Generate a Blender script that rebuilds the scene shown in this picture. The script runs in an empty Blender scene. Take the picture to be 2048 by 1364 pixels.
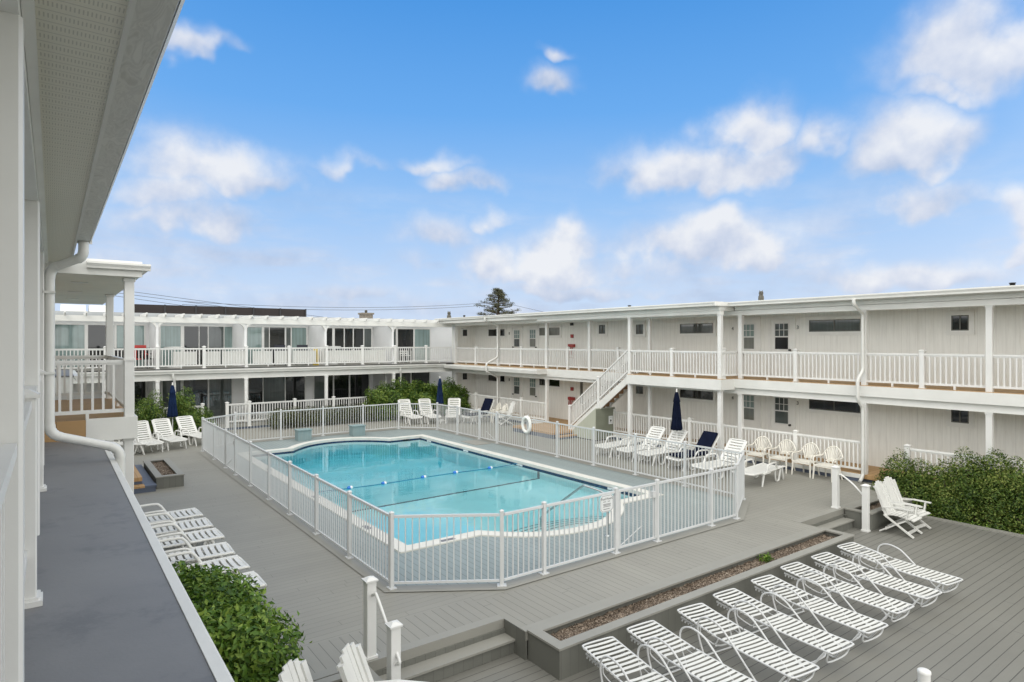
import bpy, bmesh, math, random
import numpy as np
from mathutils import Vector, Matrix
from mathutils.geometry import tessellate_polygon
random.seed(7); RNG = np.random.default_rng(11)
PI = math.pi; R = math.radians
S = bpy.context.scene; COL = S.collection

# ------------------------------------------------------------------ materials
def newmat(name):
    m = bpy.data.materials.new(name); m.use_nodes = True
    nt = m.node_tree; nt.nodes.clear()
    out = nt.nodes.new('ShaderNodeOutputMaterial')
    return m, nt, out
def N(nt, t, **kw):
    n = nt.nodes.new(t)
    for k, v in kw.items():
        if k.startswith('i_'):
            key = k[2:]
            key = int(key) if key.isdigit() else key.replace('_', ' ')
            n.inputs[key].default_value = v
        else: setattr(n, k, v)
    return n
def math_n(nt, op, a, b=None, c=None, clamp=False):
    n = nt.nodes.new('ShaderNodeMath'); n.operation = op; n.use_clamp = clamp
    for i, x in enumerate((a, b, c)):
        if x is None: continue
        if hasattr(x, 'is_output'): nt.links.new(x, n.inputs[i])
        else: n.inputs[i].default_value = x
    return n.outputs[0]
def mix_c(nt, f, a, b, mode='MIX'):
    n = nt.nodes.new('ShaderNodeMix'); n.data_type = 'RGBA'; n.blend_type = mode
    for s, x in ((0, f), (6, a), (7, b)):
        if hasattr(x, 'is_output'): nt.links.new(x, n.inputs[s])
        else: n.inputs[s].default_value = x if s == 0 else (*x[:3], 1)
    return n.outputs[2]
def ramp(nt, fac, stops):
    n = nt.nodes.new('ShaderNodeValToRGB'); e = n.color_ramp.elements
    while len(e) < len(stops): e.new(.5)
    for el, (p, c) in zip(e, stops):
        el.position = p; el.color = (*c, 1) if len(c) == 3 else c
    nt.links.new(fac, n.inputs[0]); return n.outputs[0]
def pos(nt): return N(nt, 'ShaderNodeNewGeometry').outputs['Position']
def noise(nt, scale, detail=4, rough=.55, vec=None, objc=False):
    n = N(nt, 'ShaderNodeTexNoise'); n.inputs['Scale'].default_value = scale
    n.inputs['Detail'].default_value = detail; n.inputs['Roughness'].default_value = rough
    nt.links.new(vec if vec is not None else pos(nt), n.inputs['Vector']); return n.outputs[0]
def finish(nt, out, col, rough=.5, bump=None, bstr=.2, bdist=.01, spec=.5, metal=0.0, rsock=None):
    p = N(nt, 'ShaderNodeBsdfPrincipled')
    if hasattr(col, 'is_output'): nt.links.new(col, p.inputs['Base Color'])
    else: p.inputs['Base Color'].default_value = (*col, 1)
    p.inputs['Roughness'].default_value = rough; p.inputs['Metallic'].default_value = metal
    if rsock is not None: nt.links.new(rsock, p.inputs['Roughness'])
    p.inputs['Specular IOR Level'].default_value = spec
    if bump is not None:
        b = N(nt, 'ShaderNodeBump'); b.inputs['Strength'].default_value = bstr; b.inputs['Distance'].default_value = bdist
        nt.links.new(bump, b.inputs['Height']); nt.links.new(b.outputs[0], p.inputs['Normal'])
    nt.links.new(p.outputs[0], out.inputs[0]); return p
def plain(name, col, rough=.5, var=.06, scale=3.0, bump=0.0, bscale=40, metal=0.0, spec=.5, dirt=0.0):
    m, nt, out = newmat(name)
    n = noise(nt, scale, 5)
    lo = tuple(c * (1 - var) for c in col); hi = tuple(min(1, c * (1 + var)) for c in col)
    c = ramp(nt, n, [(.3, lo), (.7, hi)])
    if dirt:
        d = noise(nt, 1.3, 6, .7); d2 = ramp(nt, d, [(.5, (0, 0, 0)), (.75, (1, 1, 1))])
        c = mix_c(nt, math_n(nt, 'MULTIPLY', d2, dirt), c, (.42, .40, .33))
    bs = noise(nt, bscale, 3) if bump else None
    finish(nt, out, c, rough, bs, bump, .01, spec, metal); return m
def boards(name, axis, width, col, var=.07, gap=.007, rough=.6, off=0.0, gapcol=.3, stain=.17):
    """painted deck boards: the gaps run along the other axis"""
    m, nt, out = newmat(name)
    sx = N(nt, 'ShaderNodeSeparateXYZ'); nt.links.new(pos(nt), sx.inputs[0])
    u = math_n(nt, 'DIVIDE', math_n(nt, 'ADD', sx.outputs[axis], off + 100 * width), width)
    fr = math_n(nt, 'FRACT', u); fl = math_n(nt, 'FLOOR', u)
    g = gap / width
    edge = math_n(nt, 'MINIMUM', fr, math_n(nt, 'SUBTRACT', 1.0, fr))
    mask = math_n(nt, 'LESS_THAN', edge, g * .5)
    wn = N(nt, 'ShaderNodeTexWhiteNoise', noise_dimensions='1D'); nt.links.new(fl, wn.inputs['W'])
    v1 = math_n(nt, 'MULTIPLY_ADD', wn.outputs[0], var, 1 - var / 2)
    big = noise(nt, .45, 6, .65); v2 = math_n(nt, 'MULTIPLY_ADD', big, stain * 2, 1 - stain)
    mp = N(nt, 'ShaderNodeMapping'); nt.links.new(pos(nt), mp.inputs[0])
    sc = [2.5, 2.5, 2.5]; sc[axis] = 60; mp.inputs['Scale'].default_value = sc
    grain = noise(nt, 1.0, 3, .6, mp.outputs[0]); v3 = math_n(nt, 'MULTIPLY_ADD', grain, .10, .95)
    v = math_n(nt, 'MULTIPLY', math_n(nt, 'MULTIPLY', v1, v2), v3)
    cc = N(nt, 'ShaderNodeVectorMath', operation='SCALE'); cc.inputs[0].default_value = col; nt.links.new(v, cc.inputs['Scale'])
    oth = sx.outputs[1 - axis if axis < 2 else 0]
    jf = math_n(nt, 'FRACT', math_n(nt, 'ADD', math_n(nt, 'DIVIDE', math_n(nt, 'ADD', oth, 200.0), 4.2), math_n(nt, 'MULTIPLY', wn.outputs[0], 7.3)))
    mask = math_n(nt, 'MAXIMUM', mask, math_n(nt, 'LESS_THAN', jf, .0014))
    c = mix_c(nt, mask, cc.outputs[0], tuple(x * gapcol for x in col))
    h = math_n(nt, 'ADD', math_n(nt, 'MULTIPLY', math_n(nt, 'GREATER_THAN', edge, g * .9), .5), math_n(nt, 'MULTIPLY', grain, .1))
    finish(nt, out, c, rough, h, .35, .006, .35); return m
def siding(name, axis, width, col):
    m, nt, out = newmat(name)
    sx = N(nt, 'ShaderNodeSeparateXYZ'); nt.links.new(pos(nt), sx.inputs[0])
    fr = math_n(nt, 'FRACT', math_n(nt, 'DIVIDE', math_n(nt, 'ADD', sx.outputs[axis], 50.0), width))
    gm = math_n(nt, 'LESS_THAN', fr, .07)
    mp = N(nt, 'ShaderNodeMapping'); nt.links.new(pos(nt), mp.inputs[0]); mp.inputs['Scale'].default_value = (9, 9, .8)
    st = noise(nt, 1.6, 5, .6, mp.outputs[0])
    c0 = ramp(nt, st, [(.3, tuple(x * .93 for x in col)), (.7, tuple(min(1, x * 1.03) for x in col))])
    c = mix_c(nt, math_n(nt, 'MULTIPLY', gm, .28), c0, tuple(x * .66 for x in col))
    drip = ramp(nt, noise(nt, 1.0, 6, .7, mp.outputs[0]), [(.52, (0, 0, 0)), (.74, (1, 1, 1))])
    c = mix_c(nt, math_n(nt, 'MULTIPLY', drip, .22), c, (.46, .43, .36))
    h = math_n(nt, 'ADD', math_n(nt, 'SUBTRACT', 1.0, gm), math_n(nt, 'MULTIPLY', st, .25))
    finish(nt, out, c, .6, h, .28, .008, .3); return m
def leafmat(name, dark, mid, light, trans=.25):
    m, nt, out = newmat(name)
    rnd = N(nt, 'ShaderNodeNewGeometry').outputs['Random Per Island']
    big = noise(nt, 1.7, 3); f = math_n(nt, 'ADD', math_n(nt, 'MULTIPLY', rnd, .65), math_n(nt, 'MULTIPLY_ADD', big, .9, -.28))
    c = ramp(nt, f, [(.1, dark), (.5, mid), (.95, light)])
    p = N(nt, 'ShaderNodeBsdfPrincipled', i_Roughness=.5); p.inputs['Specular IOR Level'].default_value = .35
    nt.links.new(c, p.inputs['Base Color'])
    t = N(nt, 'ShaderNodeBsdfTranslucent'); nt.links.new(c, t.inputs[0])
    mx = N(nt, 'ShaderNodeMixShader'); mx.inputs[0].default_value = trans
    nt.links.new(p.outputs[0], mx.inputs[1]); nt.links.new(t.outputs[0], mx.inputs[2]); nt.links.new(mx.outputs[0], out.inputs[0]); return m
def glass(name, base, folds=0.0, rough=.04, spec=.8):
    """window glass over a dim room or a closed curtain"""
    m, nt, out = newmat(name)
    sx = N(nt, 'ShaderNodeSeparateXYZ'); nt.links.new(pos(nt), sx.inputs[0])
    mp = N(nt, 'ShaderNodeMapping'); nt.links.new(pos(nt), mp.inputs[0]); mp.inputs['Scale'].default_value = (14, 14, .35)
    n = noise(nt, 1.0, 3, .5, mp.outputs[0]); b = noise(nt, .9, 3)
    f = math_n(nt, 'ADD', math_n(nt, 'MULTIPLY', n, folds), math_n(nt, 'MULTIPLY', b, .5))
    c = ramp(nt, f, [(.2, tuple(x * .55 for x in base)), (.75, tuple(x * 1.5 for x in base))])
    finish(nt, out, c, rough, noise(nt, .8, 2), .03, .05, spec); return m

M = {}
M['vinyl'] = plain('white_vinyl', (.71, .71, .69), .38, .03, 2.0, .02, 60, dirt=.07)
M['paint'] = plain('white_paint', (.69, .69, .66), .5, .05, 1.5, .05, 30, dirt=.10)
M['trim'] = plain('cream_trim', (.79, .79, .76), .5, .05, 2.0, .05, 30)
M['gutter'] = plain('white_aluminium', (.71, .71, .68), .32, .05, 2.0, dirt=.18)
M['shadegutter'] = plain('shade_grey_aluminium', (.40, .42, .43), .5, .08, 2.0)  # white gutter with the shade behind the rafters put into its grey
M['plastic'] = plain('white_resin', (.69, .69, .66), .42, .04, 4.0, .03, 50, dirt=.10)
M['cream'] = plain('cream_resin', (.76, .735, .66), .42, .04, 4.0, dirt=.10)
M['coat'] = plain('powder_coated_aluminium', (.575, .585, .585), .38, .03, 2.0)
M['strap'] = plain('vinyl_strap', (.64, .64, .605), .5, .05, 8.0, dirt=.12)
M['wall_r'] = siding('cream_grooved_siding', 1, .205, (.85, .85, .81))
M['wall_e'] = siding('cream_grooved_siding_end', 0, .205, (.85, .85, .81))
M['stucco'] = plain('white_stucco', (.76, .765, .765), .8, .03, 2.0, .25, 55)
M['soffit'] = plain('soffit_white', (.78, .77, .69), .6, .05, 1.2)
M['tan'] = boards('tan_deck_boards', 0, .14, (.42, .26, .12), .12, .006)
M['tanx'] = boards('tan_deck_boards_long', 1, .14, (.40, .25, .115), .12, .006)
M['tread'] = plain('brown_stair_boards', (.30, .175, .09), .65, .12, 4.0)
M['blueskirt'] = plain('slate_blue_paint', (.085, .105, .15), .55, .12, 2.5, .08, 25)
M['deck'] = boards('grey_deck_boards', 1, .14, (.258, .252, .222), .06, .005, .55, gapcol=.5)
M['deckband'] = boards('grey_deck_boards_cross', 0, .14, (.262, .256, .226), .06, .006, .55)
M['lower'] = boards('grey_lower_deck_boards', 1, .145, (.186, .183, .162), .10, .009, .55, gapcol=.28)
M['surround'] = boards('blue_grey_deck_boards', 0, .14, (.235, .275, .272), .06, .008, .55, gapcol=.35)
M['deckplain'] = plain('grey_deck_paint', (.260, .255, .226), .55, .06, 1.2, .05, 30)
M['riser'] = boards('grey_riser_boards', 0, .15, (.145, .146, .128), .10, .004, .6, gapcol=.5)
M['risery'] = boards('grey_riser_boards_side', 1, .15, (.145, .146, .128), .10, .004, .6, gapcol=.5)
M['coping'] = plain('white_pool_coping', (.62, .61, .56), .6, .06, 3.0, .12, 40, dirt=.12)
M['plaster'] = plain('pale_pool_plaster', (.70, .86, .86), .7, .05, .8)
M['tile'] = plain('navy_pool_tile', (.02, .045, .10), .25, .3, 9.0)
M['lane'] = plain('dark_pool_tile', (.03, .05, .07), .4, .1)
M['mark'] = plain('marker_tile', (.72, .74, .74), .3, .03)
M['ink'] = plain('dark_ink', (.02, .02, .02), .5, .05)
M['greyink'] = plain('grey_ink', (.16, .16, .17), .5, .05)
M['steel'] = plain('stainless_steel', (.52, .55, .55), .18, .05, 3, metal=1.0)
M['navy'] = plain('navy_canvas', (.006, .009, .024), .9, .25, 5.0, .15, 120, spec=.08)
M['navyl'] = plain('faded_navy_canvas', (.011, .023, .064), .9, .25, 5.0, .15, 120, spec=.08)
M['utility'] = plain('grey_green_paint', (.20, .215, .165), .6, .08, 2.5, .08, 30)
M['utilitylight'] = siding('pale_green_grooved_siding', 1, .12, (.44, .46, .38))
M['bluebox'] = siding('blue_grey_box_boards', 0, .11, (.22, .30, .31))
M['red'] = plain('red_paint', (.33, .035, .03), .45, .1)
M['redp'] = plain('red_plastic', (.55, .05, .04), .4, .1)
M['black'] = plain('black_paint', (.012, .012, .014), .5, .2)
M['charcoal'] = plain('charcoal_mesh', (.03, .032, .045), .7, .2)
M['yellow'] = plain('yellow_plastic', (.62, .45, .05), .45, .1)
M['sash'] = plain('bronze_window_frame', (.12, .12, .105), .45, .1)
M['g_dark'] = glass('dark_window_glass', (.018, .022, .024))
M['g_mid'] = glass('window_glass_dim_room', (.085, .10, .098), .35)
M['g_curt'] = glass('window_glass_curtain', (.20, .27, .26), .5)
M['g_blind'] = glass('window_glass_blind', (.17, .175, .155), .5)
M['g_black'] = glass('window_glass_screen', (.008, .008, .010), 0, .2, .4)
M['shade'] = boards('brown_screen_slats', 2, .05, (.022, .017, .016), .2, .006, .7)
M['chim'] = plain('weathered_shingle', (.16, .14, .115), .8, .3, 8, .3, 20)
M['owl'] = plain('owl_plastic', (.09, .085, .07), .7, .4, 14)
M['wire'] = plain('black_cable', (.10, .11, .13), .6, .1)
M['ground'] = plain('sandy_ground', (.16, .16, .10), .9, .3, .4, .3, 4)
M['bark'] = plain('brown_bark', (.075, .055, .04), .85, .25, 9, .4, 30)
M['rope'] = plain('blue_rope', (.03, .17, .28), .7, .1)
M['fblue'] = plain('blue_float', (.015, .16, .55), .4, .1)
M['ring'] = plain('white_life_ring', (.78, .77, .73), .5, .06, 8)
M['leaf_near'] = leafmat('privet_leaf', (.024, .066, .008), (.105, .205, .022), (.32, .43, .075))
M['leaf_hedge'] = leafmat('hedge_leaf', (.019, .050, .007), (.086, .148, .019), (.32, .36, .095))
M['leaf_juniper'] = leafmat('juniper_leaf', (.018, .050, .006), (.080, .155, .018), (.25, .31, .055), .15)
M['leaf_low'] = leafmat('clipped_hedge_leaf', (.024, .028, .010), (.055, .062, .020), (.17, .20, .055), .15)
M['leaf_pine'] = leafmat('pine_needle', (.026, .032, .018), (.085, .090, .050), (.22, .21, .12), .1)
# dark rolled roof with weather stains
def roofmat():
    m, nt, out = newmat('dark_roof_membrane')
    a = noise(nt, .9, 7, .7); b = noise(nt, 5.0, 5, .7)
    c = ramp(nt, a, [(.25, (.165, .167, .172)), (.5, (.190, .191, .194)), (.75, (.215, .215, .216))])
    bl = ramp(nt, math_n(nt, 'MULTIPLY', b, noise(nt, 1.6, 3)), [(.27, (0, 0, 0)), (.36, (1, 1, 1))])
    c = mix_c(nt, math_n(nt, 'MULTIPLY', bl, .30), c, (.075, .08, .095))
    finish(nt, out, c, .55, noise(nt, 60, 3), .25, .004, .4); return m
M['roof'] = roofmat()
def mulchmat():
    m, nt, out = newmat('bark_mulch')
    v = N(nt, 'ShaderNodeTexVoronoi'); v.inputs['Scale'].default_value = 52; nt.links.new(pos(nt), v.inputs['Vector'])
    sep = N(nt, 'ShaderNodeSeparateColor'); nt.links.new(v.outputs['Color'], sep.inputs[0])
    f = math_n(nt, 'ADD', math_n(nt, 'MULTIPLY', sep.outputs[0], .7), math_n(nt, 'MULTIPLY', noise(nt, 2.2, 4), .4))
    c = ramp(nt, f, [(.12, (.035, .025, .017)), (.45, (.13, .096, .068)), (.75, (.27, .21, .155)), (1.0, (.50, .43, .35))])
    finish(nt, out, c, .9, v.outputs['Distance'], .9, .02); return m
M['mulch'] = mulchmat()
def ventsoffit():
    """ribbed vinyl soffit with rows of punched slots"""
    m, nt, out = newmat('vented_soffit')
    sx = N(nt, 'ShaderNodeSeparateXYZ'); nt.links.new(pos(nt), sx.inputs[0])
    fy = math_n(nt, 'FRACT', math_n(nt, 'DIVIDE', math_n(nt, 'ADD', sx.outputs[1], 50), .10))
    fx = math_n(nt, 'FRACT', math_n(nt, 'DIVIDE', math_n(nt, 'ADD', sx.outputs[0], 50), .013))
    slot = math_n(nt, 'MULTIPLY', math_n(nt, 'LESS_THAN', math_n(nt, 'ABSOLUTE', math_n(nt, 'SUBTRACT', fy, .5)), .2), math_n(nt, 'LESS_THAN', fx, .35))
    rib = math_n(nt, 'LESS_THAN', fy, .07)
    c = mix_c(nt, math_n(nt, 'MULTIPLY', slot, .42), (.76, .74, .64), (.28, .27, .23))
    c = mix_c(nt, math_n(nt, 'MULTIPLY', rib, .4), c, (.34, .34, .30))
    finish(nt, out, c, .55, math_n(nt, 'SUBTRACT', 1.0, math_n(nt, 'MAXIMUM', rib, slot)), .4, .004); return m
M['vent'] = ventsoffit()
def gutterstain():
    m, nt, out = newmat('stained_gutter_underside')
    mp = N(nt, 'ShaderNodeMapping'); nt.links.new(pos(nt), mp.inputs[0]); mp.inputs['Scale'].default_value = (9, 2.2, 4)
    n = N(nt, 'ShaderNodeTexNoise'); n.inputs['Scale'].default_value = 1.6; n.inputs['Detail'].default_value = 6
    n.inputs['Distortion'].default_value = 1.2; nt.links.new(mp.outputs[0], n.inputs['Vector'])
    c = ramp(nt, n.outputs[0], [(.34, (.52, .52, .49)), (.47, (.65, .65, .62)), (.53, (.56, .56, .535)), (.62, (.68, .68, .65))])
    finish(nt, out, c, .4); return m
M['gstain'] = gutterstain()
def watermat():
    m, nt, out = newmat('pool_water')
    mp = N(nt, 'ShaderNodeMapping'); nt.links.new(pos(nt), mp.inputs[0]); mp.inputs['Scale'].default_value = (1.0, 1.5, 1)
    h = math_n(nt, 'ADD', math_n(nt, 'MULTIPLY', noise(nt, 3.2, 4, .5, mp.outputs[0]), .35), noise(nt, .9, 2))
    b = N(nt, 'ShaderNodeBump'); b.inputs['Strength'].default_value = .10; b.inputs['Distance'].default_value = .05; nt.links.new(h, b.inputs['Height'])
    gl = N(nt, 'ShaderNodeBsdfGlass'); gl.inputs['IOR'].default_value = 1.33; gl.inputs['Roughness'].default_value = 0.0; nt.links.new(b.outputs[0], gl.inputs['Normal'])
    nt.links.new(gl.outputs[0], out.inputs[0])
    va = N(nt, 'ShaderNodeVolumeAbsorption'); va.inputs['Color'].default_value = (.12, .86, .95, 1); va.inputs['Density'].default_value = .35
    nt.links.new(va.outputs[0], out.inputs['Volume']); return m
M['water'] = watermat()

# ------------------------------------------------------------------ mesh builder
class MB:
    def __init__(s): s.v = []; s.f = []; s.sm = []
    def add(s, vs, fs, smooth=False):
        o = len(s.v); s.v += [tuple(v) for v in vs]
        for f in fs: s.f.append([i + o for i in f]); s.sm.append(smooth)
        return s
    def box(s, x0, x1, y0, y1, z0, z1):
        if x0 > x1: x0, x1 = x1, x0
        if y0 > y1: y0, y1 = y1, y0
        vs = [(x, y, z) for z in (z0, z1) for y in (y0, y1) for x in (x0, x1)]
        return s.add(vs, [(0, 2, 3, 1), (4, 5, 7, 6), (0, 1, 5, 4), (2, 6, 7, 3), (0, 4, 6, 2), (1, 3, 7, 5)])
    def post(s, x, y, w, z0, z1, c=.006, w2=None):
        h = w / 2; k = (w2 or w) / 2
        poly = [(-h + c, -k), (h - c, -k), (h, -k + c), (h, k - c), (h - c, k), (-h + c, k), (-h, k - c), (-h, -k + c)]
        return s.prism([(x + a, y + b) for a, b in poly], z0, z1)
    def prism(s, poly, z0, z1, smooth=False):
        n = len(poly)
        vs = [(*p, z0) for p in poly] + [(*p, z1) for p in poly]
        s.add(vs, [(i, (i + 1) % n, n + (i + 1) % n, n + i) for i in range(n)], smooth)
        o = len(s.v); s.v += [(*p, z0) for p in poly] + [(*p, z1) for p in poly]
        s.f.append([o + n - 1 - i for i in range(n)]); s.f.append([o + n + i for i in range(n)]); s.sm += [False, False]
        return s
    def frustum(s, x, y, w0, w1, z0, z1):
        a, b = w0 / 2, w1 / 2
        vs = [(x - a, y - a, z0), (x + a, y - a, z0), (x + a, y + a, z0), (x - a, y + a, z0), (x - b, y - b, z1), (x + b, y - b, z1), (x + b, y + b, z1), (x - b, y + b, z1)]
        return s.add(vs, [(3, 2, 1, 0), (4, 5, 6, 7), (0, 1, 5, 4), (1, 2, 6, 5), (2, 3, 7, 6), (3, 0, 4, 7)])
    def bar(s, p, q, w, h, up=(0, 0, 1)):
        p, q = Vector(p), Vector(q); d = (q - p).normalized(); up = Vector(up)
        sd = d.cross(up)
        if sd.length < 1e-4: sd = d.cross(Vector((0, 1, 0)))
        sd.normalize(); u = sd.cross(d).normalized()
        vs = []
        for c in (p, q):
            for a, b in ((-1, -1), (1, -1), (1, 1), (-1, 1)): vs.append(c + sd * a * w / 2 + u * b * h / 2)
        return s.add(vs, [(3, 2, 1, 0), (4, 5, 6, 7), (0, 1, 5, 4), (1, 2, 6, 5), (2, 3, 7, 6), (3, 0, 4, 7)])
    def tube(s, pts, r, n=8, closed=False, flat=1.0):
        pts = [Vector(p) for p in pts]; m = len(pts); rs = r if isinstance(r, (list, tuple)) else [r] * m
        T = []
        for i in range(m):
            a = pts[(i - 1) % m] if (closed or i > 0) else pts[i]; b = pts[(i + 1) % m] if (closed or i < m - 1) else pts[i]
            T.append((b - a).normalized())
        u = T[0].cross(Vector((0, 0, 1)))
        if u.length < .05: u = T[0].cross(Vector((0, 1, 0)))
        u.normalize(); vs = []
        for i in range(m):
            u = (u - T[i] * u.dot(T[i])).normalized(); w = T[i].cross(u)
            for k in range(n):
                a = 2 * PI * k / n; vs.append(pts[i] + (u * math.cos(a) + w * math.sin(a) * flat) * rs[i])
        fs = []
        for i in range(m if closed else m - 1):
            for k in range(n):
                a, b = i * n + k, i * n + (k + 1) % n; c, d = ((i + 1) % m) * n + (k + 1) % n, ((i + 1) % m) * n + k
                fs.append((a, b, c, d))
        s.add(vs, fs, True)
        if not closed:
            s.add(vs[:n], [tuple(range(n - 1, -1, -1))]); s.add(vs[-n:], [tuple(range(n))])
        return s
    def lathe(s, prof, n=20, c=(0, 0, 0), fold=0, amp=0.0):
        vs = []
        for r, z in prof:
            for k in range(n):
                a = 2 * PI * k / n; rr = r * (1 + (amp * math.cos(fold * a) if fold else 0))
                vs.append((c[0] + rr * math.cos(a), c[1] + rr * math.sin(a), c[2] + z))
        fs = [(i * n + k, i * n + (k + 1) % n, (i + 1) * n + (k + 1) % n, (i + 1) * n + k) for i in range(len(prof) - 1) for k in range(n)]
        s.add(vs, fs, True)
        s.add(vs[:n], [tuple(range(n - 1, -1, -1))]); s.add(vs[-n:], [tuple(range(n))]); return s
    def extrude_y(s, prof, y0, y1, flip=False):
        """closed profile in x,z swept along y"""
        n = len(prof); vs = [(x, y0, z) for x, z in prof] + [(x, y1, z) for x, z in prof]
        s.add(vs, [(i, (i + 1) % n, n + (i + 1) % n, n + i) for i in range(n)] + [tuple(range(n - 1, -1, -1)), tuple(range(n, 2 * n))]); return s
    def extrude_x(s, prof, x0, x1):
        n = len(prof); vs = [(x0, y, z) for y, z in prof] + [(x1, y, z) for y, z in prof]
        s.add(vs, [(i, (i + 1) % n, n + (i + 1) % n, n + i) for i in range(n)] + [tuple(range(n - 1, -1, -1)), tuple(range(n, 2 * n))]); return s
    def sheet(s, outer, holes, z):
        polys = [[Vector((*p, 0)) for p in outer]] + [[Vector((*p, 0)) for p in h] for h in holes]
        flat = [p for pl in polys for p in pl]; tris = tessellate_polygon(polys); fs = []
        for t in tris:
            a, b, c = (flat[i] for i in t)
            if a == b or b == c: continue
            fs.append(tuple(t) if (b - a).cross(c - a).z > 0 else (t[0], t[2], t[1]))
        return s.add([(p.x, p.y, z) for p in flat], fs)
    def xf(s, mat):
        s.v = [tuple(mat @ Vector(v)) for v in s.v]; return s
    def build(s, name, mat, parent=None, base=None):
        me = bpy.data.meshes.new(name); vs = s.v
        if base is not None: vs = [(v[0] - base[0], v[1] - base[1], v[2] - base[2]) for v in vs]
        me.from_pydata(vs, [], s.f); me.update()
        bm = bmesh.new(); bm.from_mesh(me); bmesh.ops.recalc_face_normals(bm, faces=bm.faces) if base != 'keep' else None; bm.to_mesh(me); bm.free()
        me.polygons.foreach_set('use_smooth', s.sm); me.materials.append(M[mat] if isinstance(mat, str) else mat)
        o = bpy.data.objects.new(name, me); COL.objects.link(o)
        if parent is not None: o.parent = parent
        return o
def tag(o, label=None, cat=None, group=None, kind=None):
    if label: o['label'] = label
    if cat: o['category'] = cat
    if group: o['group'] = group
    if kind: o['kind'] = kind
    return o
def thing(name, label, cat, loc=(0, 0, 0), rz=0.0, group=None):
    o = bpy.data.objects.new(name, None); COL.objects.link(o); o.empty_display_size = .3
    o.location = loc; o.rotation_euler = (0, 0, rz); tag(o, label, cat, group); return o
KIDS = {}
def copy_tree(o, parent=None):
    c = o.copy(); COL.objects.link(c); c.parent = parent
    for ch in o.children: copy_tree(ch, c)
    return c
def place(proto, used, loc, rz, label, group):
    o = proto if not used else copy_tree(proto)
    o.location = loc; o.rotation_euler = (0, 0, rz); o['label'] = label; o['group'] = group; return o
def struct(name, mb, mat): return tag(mb.build(name, mat), kind='structure')
def roundpath(pts, r, n=4):
    P = [Vector(p) for p in pts]; out = [P[0]]
    for a, b, c in zip(P, P[1:], P[2:]):
        d1, d2 = (a - b), (c - b); k = min(r, d1.length * .45, d2.length * .45); p, q = b + d1.normalized() * k, b + d2.normalized() * k
        for i in range(n + 1): t = i / n; out.append(p * (1 - t) ** 2 + b * 2 * t * (1 - t) + q * t * t)
    return out + [P[-1]]
def arc(c, r, a0, a1, n):
    return [(c[0] + r * math.cos(a0 + (a1 - a0) * i / n), c[1] + r * math.sin(a0 + (a1 - a0) * i / n)) for i in range(n + 1)]
def smoothpath(pts, n=5):
    """Catmull-Rom through pts"""
    P = [Vector(p) for p in pts]; P = [P[0] * 2 - P[1]] + P + [P[-1] * 2 - P[-2]]; out = []
    for i in range(1, len(P) - 2):
        for k in range(n):
            t = k / n; a, b, c, d = P[i - 1], P[i], P[i + 1], P[i + 2]
            out.append(.5 * ((2 * b) + (c - a) * t + (2 * a - 5 * b + 4 * c - d) * t * t + (3 * b - a - 3 * c + d) * t ** 3))
    return out + [P[-2]]
def text(name, body, size, mat, parent, loc, rot, base=None, depth=.004):
    cu = bpy.data.curves.new(name, 'FONT'); cu.body = body; cu.size = size; cu.align_x = 'CENTER'; cu.align_y = 'CENTER'; cu.extrude = depth; cu.resolution_u = 3
    t = bpy.data.objects.new(name + '_curve', cu); COL.objects.link(t)
    bpy.context.view_layer.update()
    me = bpy.data.meshes.new_from_object(t); bpy.data.objects.remove(t)
    me.transform(Matrix.Translation(loc) @ rot)
    if base is not None: me.transform(Matrix.Translation([-b for b in base]))
    me.materials.clear(); me.materials.append(M[mat]); me.name = name
    o = bpy.data.objects.new(name, me); COL.objects.link(o); o.parent = parent; return o

# ------------------------------------------------------------------ ground, decks, pool
XC, FZ = 18.47, 2.73
FENCE = [(4.36, 9.14), (5.84, 8.18), (12.26, 8.18), (13.9, 9.08), (13.9, 24.46), (12.62, 25.72), (5.69, 25.72), (4.36, 24.64)]
def offset_poly(poly, d):
    n = len(poly); out = []
    for i in range(n):
        p0, p1, p2 = Vector(poly[i - 1]), Vector(poly[i]), Vector(poly[(i + 1) % n])
        a, b = (p1 - p0).normalized(), (p2 - p1).normalized()
        n1, n2 = Vector((-a.y, a.x)), Vector((-b.y, b.x)); m = (n1 + n2)
        m = m.normalized(); k = d / max(.35, m.dot(n1)); out.append((p1.x + m.x * k, p1.y + m.y * k))
    return out
# pool outline (outer coping), counter-clockwise, with a bowed end at each short side
def bow(x0, x1, y, depth, sgn, n=18):
    xm = (x0 + x1) / 2; w = (x1 - x0) / 2; pts = []
    for i in range(n + 1):
        t = -1 + 2 * i / n; pts.append((xm + w * t * sgn, y - sgn * depth * (1 - abs(t) ** 2.3)))
    return pts
POOL = [(5.22, 10.56)] + bow(7.0, 11.15, 10.56, 1.06, 1) + [(12.66, 10.56), (12.66, 23.5)] + bow(7.0, 11.15, 23.5, 1.2, -1) + [(5.22, 23.5)]
INNER = offset_poly(POOL, .29)
g = MB(); g.sheet([(-400, -400), (600, -400), (600, 900), (-400, 900)], [POOL], -.62); struct('ground', g, 'ground')
d = MB(); d.sheet([(-2.5, 7.22), (5.18, 7.22), (5.18, 6.70), (13.12, 6.70), (13.12, 7.2), (26, 7.2), (26, 40), (-2.5, 40)], [FENCE], 0.0)
struct('pool_deck', d, 'deck')
d = MB()
d.box(3.1, 5.178, 7.36, 8.06, -.05, .004); d.box(5.18, 13.12, 6.84, 7.90, -.05, .004); d.box(13.122, 16.5, 7.36, 7.90, -.05, .004); d.box(-1, 3.098, 7.36, 8.06, -.05, .004)
struct('deck_border', d, 'deckband')
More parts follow.
